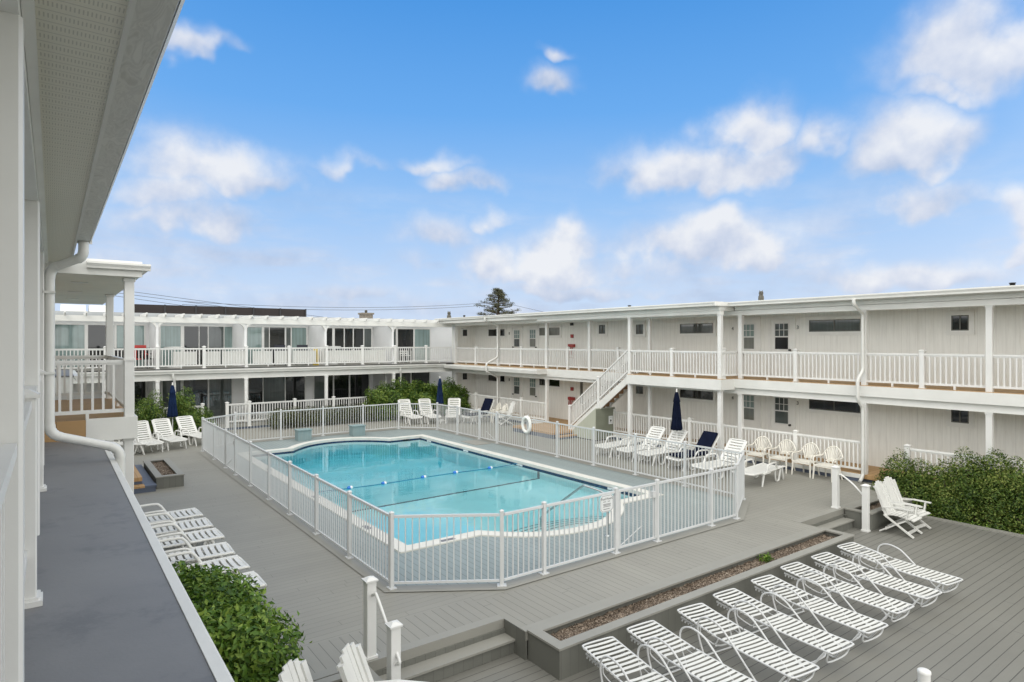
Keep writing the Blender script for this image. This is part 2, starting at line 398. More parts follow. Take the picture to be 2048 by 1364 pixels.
d = MB(); d.box(-1, 5.18, 7.2, 7.356, -.12, .008); d.box(13.12, 16.9, 7.18, 7.356, -.12, .008); d.box(5.182, 13.118, 6.70, 6.836, -.12, .008)
struct('deck_edge', d, 'deckplain')
d = MB(); d.sheet(FENCE, [offset_poly(POOL, .02)], .006); struct('pool_surround', d, 'surround')
d = MB(); d.sheet(offset_poly(FENCE, -.16), [offset_poly(FENCE, .10)], .014)
struct('fence_kerb', d, 'deckplain')
d = MB(); d.box(-6, 17.3, -8, 7.19, -.62, -.385); struct('lower_deck', d, 'lower')
d = MB(); d.box(17.302, 17.44, -8, 7.0, -.62, -.35); d.box(9.2, 17.298, .9, .985, -.42, -.379); struct('deck_edge_board', d, 'deckplain')
d = MB(); d.box(3.1, 5.2, 6.96, 7.19, -.5, -.215); d.box(13.11, 15.0, 6.94, 7.19, -.5, -.215); d.box(3.1, 5.2, 7.17, 7.2, -.3, -.12); d.box(13.12, 15.0, 7.15, 7.179, -.3, -.12)
d.box(-6, 3.08, 7.1, 7.2, -.5, -.12); d.box(15, 17.3, 7.1, 7.2, -.5, -.12)
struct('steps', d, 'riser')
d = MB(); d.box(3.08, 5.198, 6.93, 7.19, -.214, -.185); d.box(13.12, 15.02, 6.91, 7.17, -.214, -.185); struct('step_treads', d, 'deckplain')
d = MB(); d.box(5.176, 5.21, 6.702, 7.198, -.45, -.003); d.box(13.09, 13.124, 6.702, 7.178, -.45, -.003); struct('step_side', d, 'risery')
d = MB(); d.box(17.44, 26, -10, 8.15, -.61, -.50); struct('planting_bed', d, 'ground')

pool = thing('swimming_pool', 'turquoise swimming pool with white coping and bowed ends', 'pool', (9, 16.9, 0)); PB = (9, 16.9, 0)
def ring(a, b, z0, z1):
    m = MB(); n = len(a)
    vs = [(*p, z1) for p in a] + [(*p, z1) for p in b] + [(*p, z0) for p in a] + [(*p, z0) for p in b]
    fs = []
    for i in range(n):
        j = (i + 1) % n
        fs += [(i, j, n + j, n + i), (2 * n + j, 2 * n + i, 3 * n + i, 3 * n + j), (i, 2 * n + i, 2 * n + j, j), (n + j, 3 * n + j, 3 * n + i, n + i)]
    return m.add(vs, fs)
ring(POOL, INNER, -.06, .03).build('coping', 'coping', pool, PB)
ring(offset_poly(POOL, .24), offset_poly(POOL, .31), -.30, -.061).build('tile_band', 'tile', pool, PB)
WALL = offset_poly(POOL, .30)
m = MB(); n = len(WALL)
def depth_at(y):
    if y < 15.3: return -1.15 - .012 * (y - 10)
    if y < 20: return -1.22 - (y - 15.3) / 4.7 * 1.65
    return -2.87
# walls: top and bottom loops, with the floor as strips across y
vs = [(*p, -.06) for p in WALL] + [(*p, -3.0) for p in WALL]
m.add(vs, [(i, (i + 1) % n, n + (i + 1) % n, n + i) for i in range(n)])
ys = [8.9, 15.3, 16, 17, 18, 19, 20, 25.2]
vs = []; fs = []
for y in ys: vs += [(4.8, y, depth_at(y)), (13.1, y, depth_at(y))]
for i in range(len(ys) - 1): fs.append((2 * i, 2 * i + 1, 2 * i + 3, 2 * i + 2))
m.add(vs, fs)
m.build('basin', 'plaster', pool, PB)
# steps fanning out of the bowed front end, each with a dark edge line
for k in range(4):
    rr = 1.9 - .32 * (3 - k) if k < 0 else 1.05 + .30 * (3 - k)
    zz = -.30 - .22 * (3 - k) if False else -.32 - .2 * k
for k in range(3, -1, -1):
    rad = .75 + .30 * k; zt = -.28 - .20 * k
    a = arc((9.07, 9.75), rad * 1.0, 0, PI, 20); a = [(9.07 + (x - 9.07) * 1.55, y) for x, y in a]
    lo = [(9.07 + 1.55 * rad, 9.3), ] ; poly = a + [(9.07 - 1.55 * rad, 9.70), (9.07 + 1.55 * rad, 9.70)]
    cl = [(x, max(y, 9.72)) for x, y in poly[:-2]]
    MB().prism(cl, -1.3, zt).build('pool_step', 'plaster', pool, PB)
    MB().tube([(x, y, zt + .004) for x, y in cl], .018, 4, flat=.6).build('step_edge', 'lane', pool, PB)
m = MB(); m.box(5.5, 12.36, 15.26, 15.36, -1.3, depth_at(15.3) + .006); m.box(12.345, 12.362, 15.26, 15.36, -1.3, -.3); m.box(5.52, 5.537, 15.26, 15.36, -1.3, -.3)
m.build('lane_line', 'lane', pool, PB)
for y in (12.1, 16.3, 19.6, 22.4): 
    q = MB().box(12.338, 12.352, y - .16, y + .16, -.20, -.065).build('depth_marker', 'mark', pool, PB)
    MB().box(12.334, 12.337, y - .03, y + .03, -.16, -.10).build('depth_figure', 'ink', q, PB)
q = MB().box(11.55, 11.9, 23.19, 23.204, -.20, -.065).build('depth_marker', 'mark', pool, PB); MB().box(11.68, 11.76, 23.186, 23.189, -.16, -.10).build('depth_figure', 'ink', q, PB)
for (x, y) in ((5.36, 12.4), (5.36, 15.6), (5.36, 19.8)): MB().box(x - .07, x + .05, y - .15, y + .15, .0305, .033).build('depth_figure', 'greyink', pool, PB)
for (x, y) in ((6.3, 10.68),): MB().box(x - .16, x + .16, y - .06, y + .05, .0305, .033).build('depth_figure', 'greyink', pool, PB)
w = MB(); WP = offset_poly(POOL, .295); w.prism(WP, -3.05, -.10)
struct('water', w, 'water')

rp = thing('float_rope', 'blue safety rope with blue and white floats across the pool', 'rope', (9, 16.45, -.1))
pts = smoothpath([(5.52, 16.5, -.06), (6.6, 16.5, -.095), (7.6, 16.44, -.09), (8.9, 16.5, -.095), (10.0, 16.5, -.09), (11.3, 16.43, -.09), (12.34, 16.4, -.06)])
MB().tube(pts, .013, 6).build('rope', 'rope', rp, (9, 16.45, -.1))
for i, (x, y) in enumerate([(6.62, 16.5), (7.61, 16.45), (8.91, 16.5), (10.02, 16.5), (11.27, 16.43)]):
    f = MB().lathe([(.02, -.08), (.045, -.07), (.056, -.03), (.056, 0)], 14).xf(Matrix.Translation((x, y, -.085)) @ Matrix.Rotation(PI / 2, 4, 'Y')).build('float', 'fblue', rp, (9, 16.45, -.1))
    MB().lathe([(.056, 0), (.056, .03), (.045, .07), (.02, .08)], 14).xf(Matrix.Translation((x, y, -.085)) @ Matrix.Rotation(PI / 2, 4, 'Y')).build('float_half', 'mark', f, (9, 16.45, -.1))
hr = thing('pool_handrail', 'bent steel grab rail at the pool entry steps', 'handrail', (9.08, 9.05, 0))
MB().tube(smoothpath([(9.08, 9.02, 0), (9.08, 9.02, .70), (9.06, 9.08, .86), (8.96, 9.5, .94), (8.96, 9.66, .90), (8.98, 10.3, .47), (9.0, 11.0, -.02), (9.0, 11.06, -.2), (9.0, 11.06, -.9)], 4), .024, 10).build('rail', 'steel', hr, (9.08, 9.05, 0))
MB().lathe([(.06, 0), (.06, .012), (.03, .03)], 14, (9.08, 9.02, .006)).build('base_flange', 'steel', hr, (9.08, 9.05, 0))

# ------------------------------------------------------------------ pool fence
fence = thing('pool_fence', 'white aluminium picket fence round the pool', 'fence', (9, 16.9, 0))
FH = 1.21
def fpost(x, y, rz):
    m = MB(); m.post(0, 0, .064, .012, FH, .004); m.frustum(0, 0, .078, .03, FH, FH + .022); m.box(-.075, .075, -.06, .06, .0, .018)
    m.xf(Matrix.Translation((x, y, .012)) @ Matrix.Rotation(rz, 4, 'Z')); m.build('post', 'coat', fence, PB)
def fpanel(p, q, gate=False):
    a, b = Vector((*p, 0)), Vector((*q, 0)); d = (b - a); L = d.length; d.normalize(); g0 = .04
    m = MB(); z0, z1 = .10, FH - .05
    m.bar(a + d * g0 + Vector((0, 0, z1)), b - d * g0 + Vector((0, 0, z1)), .042, .042); m.bar(a + d * g0 + Vector((0, 0, z0)), b - d * g0 + Vector((0, 0, z0)), .034, .034)
    n = max(2, int(round(L / .112))); 
    for k in range(1, n):
        c = a + d * (L * k / n); m.bar(c + Vector((0, 0, z0)), c + Vector((0, 0, z1)), .017, .017, d)
    if gate:
        m.bar(a + d * .06 + Vector((0, 0, z0)), a + d * .06 + Vector((0, 0, z1)), .045, .045, d); m.bar(b - d * .06 + Vector((0, 0, z0)), b - d * .06 + Vector((0, 0, z1)), .045, .045, d)
        gm = m.build('gate', 'coat', fence, PB); c = b - d * .12
        MB().box(c.x - .04, c.x + .04, c.y - .04, c.y + .04, .9, 1.02).build('latch', 'coat', gm, PB)
        MB().bar(a + d * .1 + Vector((0, 0, z0 + .02)), a + d * (L * .62) + Vector((0, 0, z0 + .30)), .012, .012, d).build('brace', 'coat', gm, PB)
    else: m.build('fence_panel', 'coat', fence, PB)
runs = [
 [(4.36, 9.14), (5.84, 8.18)],
 [(5.84, 8.18), (6.72, 8.18), (8.45, 8.18), ('g', 9.61, 8.18), (11.35, 8.18), (12.26, 8.18)],
 [(12.26, 8.18), (13.9, 9.08)],
 [(13.9, 9.08), (13.9, 10.86), (13.9, 12.65), (13.9, 14.42), (13.9, 16.2), (13.9, 17.86), (13.9, 19.79), ('g', 13.9, 21.03), (13.9, 22.73), (13.9, 24.46)],
 [(13.9, 24.46), (12.62, 25.72)],
 [(12.62, 25.72), (10.91, 25.72), (9.14, 25.72), (7.41, 25.72), (5.69, 25.72)],
 [(5.69, 25.72), (4.36, 24.64)],
 [(4.36, 24.64), (4.36, 22.67), (4.36, 20.95), ('g', 4.36, 19.64), (4.36, 17.92), (4.36, 16.12), (4.36, 14.43), (4.36, 12.65), (4.36, 10.89), (4.36, 9.14)]]
for r in runs:
    prev = None
    for p in r:
        gt = p[0] == 'g'; p = p[-2:]
        if prev is not None:
            fpanel(prev, p, gt); fpost(p[0], p[1], math.atan2(p[1] - prev[1], p[0] - prev[0]))
        prev = p
sg = thing('pool_sign', 'white octagonal notice hung on the front run of the pool fence', 'sign', (8.15, 8.12, .9))
SB = (8.15, 8.12, .9); w2, h2, c = .17, .155, .05
oc = [(-w2 + c, -h2), (w2 - c, -h2), (w2, -h2 + c), (w2, h2 - c), (w2 - c, h2), (-w2 + c, h2), (-w2, h2 - c), (-w2, -h2 + c)]
rot = Matrix.Translation((8.15, 8.12, 1.0)) @ Matrix.Rotation(PI / 2, 4, 'X')
MB().prism(oc, 0, .008).xf(rot).build('sign_board', 'mark', sg, SB)
oo = [(x * .93, y * .93) for x, y in oc]; oi = [(x * .89, y * .89) for x, y in oc]
ring(oo, oi, .0081, .0095).xf(rot).build('sign_border', 'greyink', sg, SB)
RX = Matrix.Rotation(PI / 2, 4, 'X')
text('sign_lettering', 'Pool Hours', .062, 'ink', sg, (8.15, 8.111, 1.085), RX, SB, .001)
for i, (dx, dz, L) in enumerate([(-.06, .035, .07), (.05, .035, .06), (0, -.01, .20), (0, -.03, .18), (0, -.055, .19), (-.01, -.10, .16)]):
    MB().box(8.15 + dx - L / 2, 8.15 + dx + L / 2, 8.1095, 8.1115, 1.0 + dz - .005, 1.0 + dz + .005).build('small_print', 'greyink', sg, SB)
lr = thing('life_ring', 'white life ring hanging on the right run of the pool fence', 'life ring', (13.82, 17.82, .95))
MB().tube([(0, .22 * math.cos(t * PI / 14), .27 * math.sin(t * PI / 14)) for t in range(28)], .062, 10, True).build('ring', 'ring', lr)
for a in range(4):
    t = PI / 4 + a * PI / 2; MB().tube([(.0, .22 * math.cos(t + e) , .27 * math.sin(t + e)) for e in (-.12, 0, .12)], .0665, 10).build('ring_band', 'plastic', lr)
MB().bar((.04, 0, .27), (.08, 0, .36), .03, .03).build('hanger', 'coat', lr)
for i, (x, y, t) in enumerate([(8.12, 25.12, 'left'), (10.35, 25.0, 'right')]):
    b = thing('storage_box', 'blue grey boarded box at the far side of the pool, %s one of two' % t, 'box', (x, y, .006), 0, 'boxes on the far pool side')
    MB().box(-.27, .27, -.2, .2, 0, .40).build('body', 'bluebox', b); MB().box(-.30, .30, -.23, .23, .40, .44).build('lid', 'bluebox', b)
mt = tag(MB().box(13.0, 13.7, 19.9, 21.0, .007, .022).build('door_mat', 'deckplain'), 'flat grey mat before the gate in the right fence run', 'mat')

# ------------------------------------------------------------------ railing helpers
def railing(parent, base, p, q, zf, mat='vinyl', h=.92, cap=.075, name='railing', spacing=.122, block=True, gap=.1):
    a, b = Vector((*p, zf)), Vector((*q, zf)); d = b - a; L = d.length; d.normalize(); up = Vector((0, 0, 1)); m = MB()
    z1 = h - .03
    m.bar(a + up * z1, b + up * z1, cap, .045); m.bar(a + up * (z1 - .037), b + up * (z1 - .037), .045, .03); m.bar(a + up * (gap + .02), b + up * (gap + .02), .05, .055)
    n = max(2, int(round(L / spacing)))
    for k in range(1, n):
        c = a + d * (L * k / n); m.bar(c + up * (gap + .03), c + up * (z1 - .04), .034, .034, d)
    if block and L > .9:
        c = a + d * (L / 2); m.bar(c, c + up * gap, .045, .045, d)
    return m.build(name, mat, parent, base)
def newel(parent, base, x, y, z0, z1, w=.115, mat='vinyl', skirt=True, name='newel_post'):
    m = MB(); m.post(x, y, w, z0, z1, .006)
    m.box(x - w * .64, x + w * .64, y - w * .64, y + w * .64, z1, z1 + .02); m.frustum(x, y, w * 1.15, w * .35, z1 + .02, z1 + .05)
    if skirt: m.post(x, y, w * 1.3, z0, z0 + .035, .01)
    return m.build(name, mat, parent, base)
def column(parent, base, x, y, z0, z1, w=.14, mat='vinyl', collar=None):
    m = MB(); m.post(x, y, w, z0, z1, .008)
    m.post(x, y, w * 1.22, z1 - .05, z1 - .001, .008)
    if collar: m.post(x, y, w * 1.25, collar, collar + .04, .01)
    return m.build('column', mat, parent, base)
def downspout(parent, base, pts, w=.085, h=.065):
    m = MB(); P = roundpath(pts, .09)
    m.tube(P, w * .62, 4); return m.build('downspout', 'gutter', parent, base)

# ------------------------------------------------------------------ right wing
rw = thing('motel_wing', 'cream two storey motel wing with doors and outside stair on the right', 'motel', (20, 16, 0)); RB = (20, 16, 0)
XW = 19.87; XJ = 17.72; YE = 30.48
MB().box(XW, 27, -10, YE, FZ - .2, 5.1).build('wall', 'wall_r', rw, RB)
MB().box(XW, 27, -10, YE, .05, FZ - .35).build('wall', 'wall_r', rw, RB)
MB().box(XC - .07, 27, YE, YE + .2, .05, 5.1).build('wall', 'wall_e', rw, RB)
# roof with white fascia
m = MB(); m.box(17.95, 27.3, -10, 12.35, 5.12, 5.26); m.box(17.28, 27.3, 12.35, 22.9, 5.118, 5.258); m.box(17.55, 27.3, 22.9, YE + .6, 5.116, 5.256)
m.build('roof', 'paint', rw, RB)
m = MB(); m.box(18.35, 27, -9.9, 12.3, 5.0, 5.119); m.box(17.6, 27, 12.36, YE + .3, 4.99, 5.115); m.build('soffit', 'trim', rw, RB)
def gutter_prof(x, z, w=.12, h=.13): return [(x, z + h), (x - w, z + h), (x - w, z + h * .75), (x - w * .75, z + h * .35), (x - w * .7, z), (x, z)]
MB().extrude_y(gutter_prof(17.95, 5.13), -10, 12.22).build('gutter', 'gutter', rw, RB)
m = MB().extrude_y(gutter_prof(17.28, 5.13), 12.25, 22.9); m.box(17.16, 17.95, 12.22, 12.25, 5.13, 5.262); m.build('gutter', 'gutter', rw, RB)
MB().extrude_y(gutter_prof(17.55, 5.15, .14, .12), 22.92, YE + .5).build('gutter', 'gutter', rw, RB)
m = MB(); m.box(XC - .1, XC + .1, -10, 22.2, 4.84, 4.99); m.box(XC - .1, XC + .1, 22.2, YE - .01, 4.86, 4.988); m.box(XJ - .07, XJ + .11, 12.36, 22.0, 4.88, 5.0); m.build('beam', 'trim', rw, RB)
# gallery floor
m = MB(); m.box(XC - .16, XW, -10, 12.3, FZ - .11, FZ); m.box(XJ - .14, XW, 12.3, 16.42, FZ - .11, FZ); m.box(XC - .16, XW, 16.42, YE, FZ - .11, FZ)
m.build('gallery_floor', 'tanx', rw, RB)
m = MB(); m.box(XC - .20, XC - .16, -10, 12.262, FZ - .30, FZ - .012); m.box(XJ - .18, XJ - .14, 12.30, 16.42, FZ - .36, FZ - .012); m.box(XJ - .18, XC - .16, 12.262, 12.2995, FZ - .36, FZ - .012)
m.box(XC - .20, XC - .16, 16.42, 22.04, FZ - .36, FZ - .012); m.build('fascia', 'paint', rw, RB)
m = MB(); m.box(XC - .158, XW - .002, -10, YE - .002, FZ - .30, FZ - .112); m.box(XJ - .138, XC - .16, 12.302, 16.4, FZ - .30, FZ - .112); m.build('underside', 'trim', rw, RB)
m = MB(); m.box(XC - .09, XC + .09, -10, YE - .004, FZ - .50, FZ - .302); m.build('beam', 'trim', rw, RB)
m = MB().extrude_y([(XC - .16, FZ - .03), (XC - .78, FZ - .05), (XC - .80, FZ - .08), (XC - .76, FZ - .24), (XC - .70, FZ - .25), (XC - .16, FZ - .25)], 22.04, YE + .3); m.build('gutter', 'gutter', rw, RB)
# columns
for y in (1.6, 5.3, 8.22, 12.15, 19.39, 22.26, 26.17): column(rw, RB, XC, y, FZ, 4.84)
column(rw, RB, XC, 16.08, FZ, 4.84, .12)
for y in (12.42, 16.40): column(rw, RB, XJ, y, FZ, 4.88, .135)
column(rw, RB, XC - .02, YE - .12, FZ, 4.86, .2)
for y in (1.6, 5.3): column(rw, RB, XC, y, 0 if y > 8 else -.5, FZ - .50)
for y in (8.22, 12.15, 22.26, 26.17): column(rw, RB, XC, y, .22, FZ - .50)
column(rw, RB, XC, 16.08, .22, FZ - .50, .12)
for y in (12.42, 16.40): column(rw, RB, XJ, y, .0, FZ - .36, .135)
column(rw, RB, XC - .02, YE - .12, .22, FZ - .50, .2)
# upper railings
ups = [-2, 1.6, 3.4, 5.3, 6.77, 8.22, 10.24, 12.15]
for a, b in zip(ups, ups[1:]): railing(rw, RB, (XC, a + .05), (XC, b - .05), FZ)
railing(rw, RB, (XJ, 12.36), (XC, 12.28), FZ, block=False)
for a, b in ((12.42, 14.4), (14.4, 16.40)): railing(rw, RB, (XJ, a + .05), (XJ, b - .05), FZ)
ups = [17.73, 19.39, 20.8, 22.26, 24.21, 26.17, 28.28, YE - .2]
railing(rw, RB, (XC, 16.5), (XC, 17.68), FZ, block=False)
for a, b in zip(ups, ups[1:]): railing(rw, RB, (XC, a + .05), (XC, b - .05), FZ)
for y in (3.4, 6.77, 10.24, 17.73, 20.8, 24.21, 28.28): newel(rw, RB, XC, y, FZ - .02, FZ + .97)
newel(rw, RB, XJ, 14.4, FZ - .02, FZ + .97); newel(rw, RB, XJ + .13, 12.40, FZ - .02, FZ + .99, .12)
# lower porch
m = MB(); m.box(XC - .099, XW, 8.31, YE, .10, .22); m.box(XC - .095, XW, -6, 8.30, .10, .218); m.build('porch_floor', 'tanx', rw, RB)
m = MB(); m.box(XC - .12, XC - .08, 8.3, 18.9, -.1, .10); m.box(XC - .12, XC - .08, 22.6, YE, -.1, .10); m.box(XC + .0, XW, 8.0, 8.29, -.1, .10); m.build('porch_skirt', 'blueskirt', rw, RB)
m = MB(); m.box(XC - .14, XC - .1, 8.26, 17.9, .10, .215); m.box(XC - .14, XC - .1, 22.3, YE, .10, .215); m.build('porch_edge', 'paint', rw, RB)
MB().box(XC - .124, XC - .12, 8.72, 8.98, -.02, .085).build('crawl_vent', 'black', rw, RB)
lo = [8.22, 10.24, 12.15, 14.2, 16.08, 18.0]
for a, b in zip(lo, lo[1:]): railing(rw, RB, (XC, a + .06), (XC, b - .06), .22, 'trim')
lo = [22.26, 24.21, 26.17, 28.28, YE - .2]
for a, b in zip(lo, lo[1:]): railing(rw, RB, (XC, a + .06), (XC, b - .06), .22, 'trim')
for y in (10.24, 14.2, 18.0, 24.21, 28.28): newel(rw, RB, XC, y, .22, 1.19, .12, 'trim')
railing(rw, RB, (XC, 7.05), (XC, 4.2), .22, 'trim', .9); newel(rw, RB, XC, 7.12, .1, 1.16, .12)
# windows and doors on the gallery wall
def hwindow(y0, y1, z0, z1, pane='g_mid', panes=2):
    y0, y1 = min(y0, y1), max(y0, y1); t = .12
    w = MB(); w.box(XW - .03, XW, y0 - t, y1 + t, z1, z1 + t); w.box(XW - .03, XW, y0 - t, y1 + t, z0 - t, z0); w.box(XW - .028, XW, y0 - t, y0, z0 - .001, z1 + .001); w.box(XW - .028, XW, y1, y1 + t, z0 - .001, z1 + .001)
    w.box(XW - .045, XW - .031, y0 - t * 1.15, y1 + t * 1.15, z0 - t * .55, z0 - t * .25)
    wo = w.build('window', 'trim', rw, RB)
    MB().box(XW - .006, XW - .002, y0, y1, z0, z1).build('pane', pane, wo, RB)
    f = MB(); s = .028
    f.box(XW - .02, XW - .007, y0, y1, z1 - s, z1); f.box(XW - .02, XW - .007, y0, y1, z0, z0 + s)
    for k in range(panes + 1):
        y = y0 + (y1 - y0) * k / panes; f.box(XW - .024, XW - .0065, y - s / 2 + (s / 2 if k == 0 else -s / 2 if k == panes else 0), y + s / 2 + (s / 2 if k == 0 else -s / 2 if k == panes else 0), z0 + .001, z1 - .001)
    f.build('frame', 'sash', wo, RB); return wo
for (zb, pn) in ((FZ, 'g_mid'), (.22, 'g_dark')):
    up = zb > 1
    z0, z1 = zb + 1.55, zb + 1.93
    hwindow(14.22, 15.75, z0, z1, pn); hwindow(8.95, 10.56, z0, z1, pn); hwindow(22.96, 24.53, z0, z1, 'g_blind' if up else 'g_dark'); hwindow(27.54, 29.1, z0, z1, 'g_dark')
    hwindow(6.16, 6.57, zb + 1.53, zb + 1.95, 'g_dark'); hwindow(17.64, 18.04, z0, z1 + .03, 'g_mid')
    hwindow(2.0, 3.5, z0, z1, pn)
    if up: hwindow(19.86, 20.26, z0 + .04, z1 + .06, 'g_mid')
    # end wall window
    w = MB(); w.box(18.9, 19.35, YE - .03, YE, zb + 1.5, zb + 2.0); wo = w.build('window', 'trim', rw, RB); MB().box(18.98, 19.27, YE - .034, YE - .031, zb + 1.57, zb + 1.93).build('pane', 'g_dark', wo, RB)
def door(yl, yr, zb, lower_pane='g_blind', knob_left=True, upper='g_curt'):
    """door leaf in the cream wall: yl is its far jamb, yr its near jamb"""
    t = .10; w = abs(yl - yr); y0, y1 = min(yl, yr), max(yl, yr); h = 1.99
    f = MB(); f.box(XW - .03, XW, y0 - t, y0, zb, zb + h + t); f.box(XW - .03, XW, y1, y1 + t, zb, zb + h + t); f.box(XW - .028, XW, y0, y1, zb + h, zb + h + t)
    fo = f.build('door_frame', 'trim', rw, RB)
    do = MB().box(XW - .012, XW, y0 + .004, y1 - .004, zb, zb + h - .004).build('door', 'trim', rw, RB)
    g0, g1 = y0 + w * .2, y1 - w * .2; b, mid, tp = zb + .98, zb + 1.40, zb + 1.84
    s = MB(); k = .035
    for (a0, a1, c0, c1) in ((g0 - k, g0, b - k, tp + k), (g1, g1 + k, b - k, tp + k), (g0, g1, b - k, b), (g0, g1, tp, tp + k), (g0, g1, mid - .02, mid + .02)): s.box(XW - .03, XW - .0125, a0, a1, c0, c1)
    for i in (1, 2): y = g0 + (g1 - g0) * i / 3; s.box(XW - .024, XW - .017, y - .009, y + .009, mid + .02, tp)
    s.box(XW - .0245, XW - .0172, g0, g1, (mid + tp) / 2, (mid + tp) / 2 + .018)
    s.build('sash', 'vinyl', do, RB)
    MB().box(XW - .016, XW - .0135, g0, g1, mid + .02, tp).build('pane', upper, do, RB); MB().box(XW - .016, XW - .0135, g0, g1, b, mid - .02).build('pane', lower_pane, do, RB)
    p = MB(); 
    for zz in (zb + .15, zb + .55): p.box(XW - .018, XW - .0125, y0 + w * .15, y1 - w * .15, zz, zz + .3)
    p.build('panel', 'trim', do, RB)
    ky = (y1 - .09) if knob_left else (y0 + .09)
    MB().lathe([(.035, 0), (.035, .012), (.014, .02), (.014, .05), (.03, .055), (.034, .075), (.015, .09)], 12).xf(Matrix.Translation((XW - .012, ky, zb + .95)) @ Matrix.Rotation(-PI / 2, 4, 'Y')).build('door_knob', 'black', do, RB)
for zb in (FZ, .22):
    up = zb > 1
    door(11.90, 11.12, zb, 'g_black' if up else 'g_mid', False, 'g_mid'); door(13.16, 12.38, zb, 'g_blind', True)
    door(25.47, 24.69, zb, 'g_blind', False); door(26.83, 26.05, zb, 'g_mid', True)
RW = Matrix.Rotation(-PI / 2, 4, 'Z') @ Matrix.Rotation(PI / 2, 4, 'X')
for zb in (FZ, .22):
    text('house_number', '3', .17, 'ink', rw, (XW - .012, 10.95, zb + 1.70), RW, RB); text('house_number', '4', .17, 'ink', rw, (XW - .012, 13.40, zb + 1.70), RW, RB)
    MB().box(XW - .015, XW, 24.36, 24.42, zb + 1.62, zb + 1.76).build('house_number', 'sash', rw, RB); MB().box(XW - .015, XW, 27.1, 27.17, zb + 1.62, zb + 1.76).build('house_number', 'sash', rw, RB)
for zb in (FZ, .22):
    q = MB(); q.box(XW - .06, XW, 21.98, 22.14, zb + 1.42, zb + 1.58); q.build('alarm_box', 'red', rw, RB)
    q = MB(); q.box(XW - .12, XW, 21.86, 22.26, zb + .98, zb + 1.12); q.build('hose_box', 'red', rw, RB)
    q = MB()
    for y in (21.98, 22.1, 22.2): q.tube(smoothpath([(XW - .08, y, zb + 1.0), (XW - .1, y + .02, zb + .7), (XW - .07, y - .02, zb + .45 + .1 * (y - 22))]), .025, 6)
    q.build('hose', 'red', rw, RB)
MB().box(XW - .1, XW, 22.0, 22.12, FZ + 2.0, FZ + 2.12).build('gallery_light', 'black', rw, RB)
MB().box(18.9, 19.2, 13.3, 13.5, 4.955, 4.989).build('ceiling_light', 'sash', rw, RB)
m = MB()
for y in (21.35, 21.42): m.box(XW - .05, XW, y, y + .05, .25, FZ - .5)
m.build('corner_trim', 'sash', rw, RB)
# downspouts
downspout(rw, RB, [(17.87, 8.24, 5.14), (17.87, 8.24, 5.0), (18.36, 8.22, 4.74), (18.36, 8.22, 3.14), (18.12, 8.25, 2.90), (18.12, 8.25, 2.33), (18.36, 8.22, 2.10), (18.36, 8.22, .18), (18.14, 8.2, .05)])
downspout(rw, RB, [(17.45, 25.9, 5.16), (17.45, 25.9, 5.03), (18.34, 26.06, 4.78), (18.34, 26.06, 3.18), (17.60, 26.0, 2.86), (17.60, 26.0, 2.46), (18.34, 26.06, 2.16), (18.34, 26.06, .3)])

# ------------------------------------------------------------------ outside stair
st = thing('staircase', 'white outside stair with brown treads climbing to the right gallery', 'stairs', (18, 18, 0)); TB = (18, 18, 0)
y0s, z0s, y1s, z1s = 16.42, FZ, 19.75, .25
for x in (XJ - .02, XC - .12):
    m = MB(); h = .30
    prof = [(y0s, z0s - .02), (y1s + .12, z1s - .02 - .0), (y1s + .12, z1s - .25), (y1s - .1, z1s - .25), (y0s, z0s - .31)] if x < XJ + .1 else [(y0s, z0s - .12), (y1s, z1s - .05), (y1s, z1s - .14), (y0s, z0s - .22)]
    m.extrude_x(prof, x - .025, x + .025); m.build('stringer', 'paint', st, TB)
nt_ = 13
for k in range(1, nt_):
    t = k / nt_; y = y0s + (y1s - y0s) * t; z = z0s + (z1s - z0s) * t
    m = MB(); m.box(XJ + .006, XC - .146, y - .13, y + .15, z - .075, z - .03); m.build('tread', 'tread', st, TB)
    MB().box(XJ + .006, XC - .146, y + .115, y + .14, z - .215, z - .076).build('riser', 'tread', st, TB)
for x in (XJ - .02, XC - .12):
    m = MB()
    sl = Vector((0, y1s - y0s, z1s - z0s)); a = Vector((x, y0s + .05, z0s)); b = a + sl * .985
    for p, q in ((a, a + sl * .46), (a + sl * .5, b)):
        up = Vector((0, 0, 1)); m.bar(p + up * .93, q + up * .93, .07, .045); m.bar(p + up * .12, q + up * .12, .05, .05)
        n = int((q - p).length / .115)
        for k in range(1, n):
            c = p + (q - p) * k / n; m.bar(c + up * .12, c + up * .92, .032, .032, (1, 0, 0))
    m.build('railing', 'vinyl', st, TB)
    c = a + sl * .48; newel(st, TB, x, c.y, c.z - .3, c.z + .98, .11, skirt=False); newel(st, TB, x, y1s + .06, .0, 1.24, .11, skirt=False)
lp = thing('landing', 'low tan boarded landing with slate blue skirt at the stair foot', 'landing', (17.8, 21, 0))
MB().box(16.35, XC - .13, 19.35, 22.1, .17, .25).build('top', 'tan', lp, (17.8, 21, 0)); MB().box(16.38, XC - .16, 19.38, 22.07, .0, .17).build('skirt', 'blueskirt', lp, (17.8, 21, 0))
MB().box(16.5, 17.6, 19.05, 19.345, .08, .13).build('step', 'tan', lp, (17.8, 21, 0)); MB().box(16.52, 17.58, 19.07, 19.345, .0, .08).build('step_riser', 'blueskirt', lp, (17.8, 21, 0))
ub = thing('utility_cupboard', 'grey green cupboard with a sloped top under the outside stair', 'cupboard', (18, 18.5, 0)); UB = (18, 18.5, 0)
prof = [(17.98, .03), (17.98, 1.30), (19.28, .33), (19.28, .03)]
MB().extrude_x(prof, 17.42, 18.52).build('body', 'utilitylight', ub, UB)
MB().box(17.44, 18.50, 17.955, 17.979, .06, 1.26).build('door', 'utility', ub, UB)
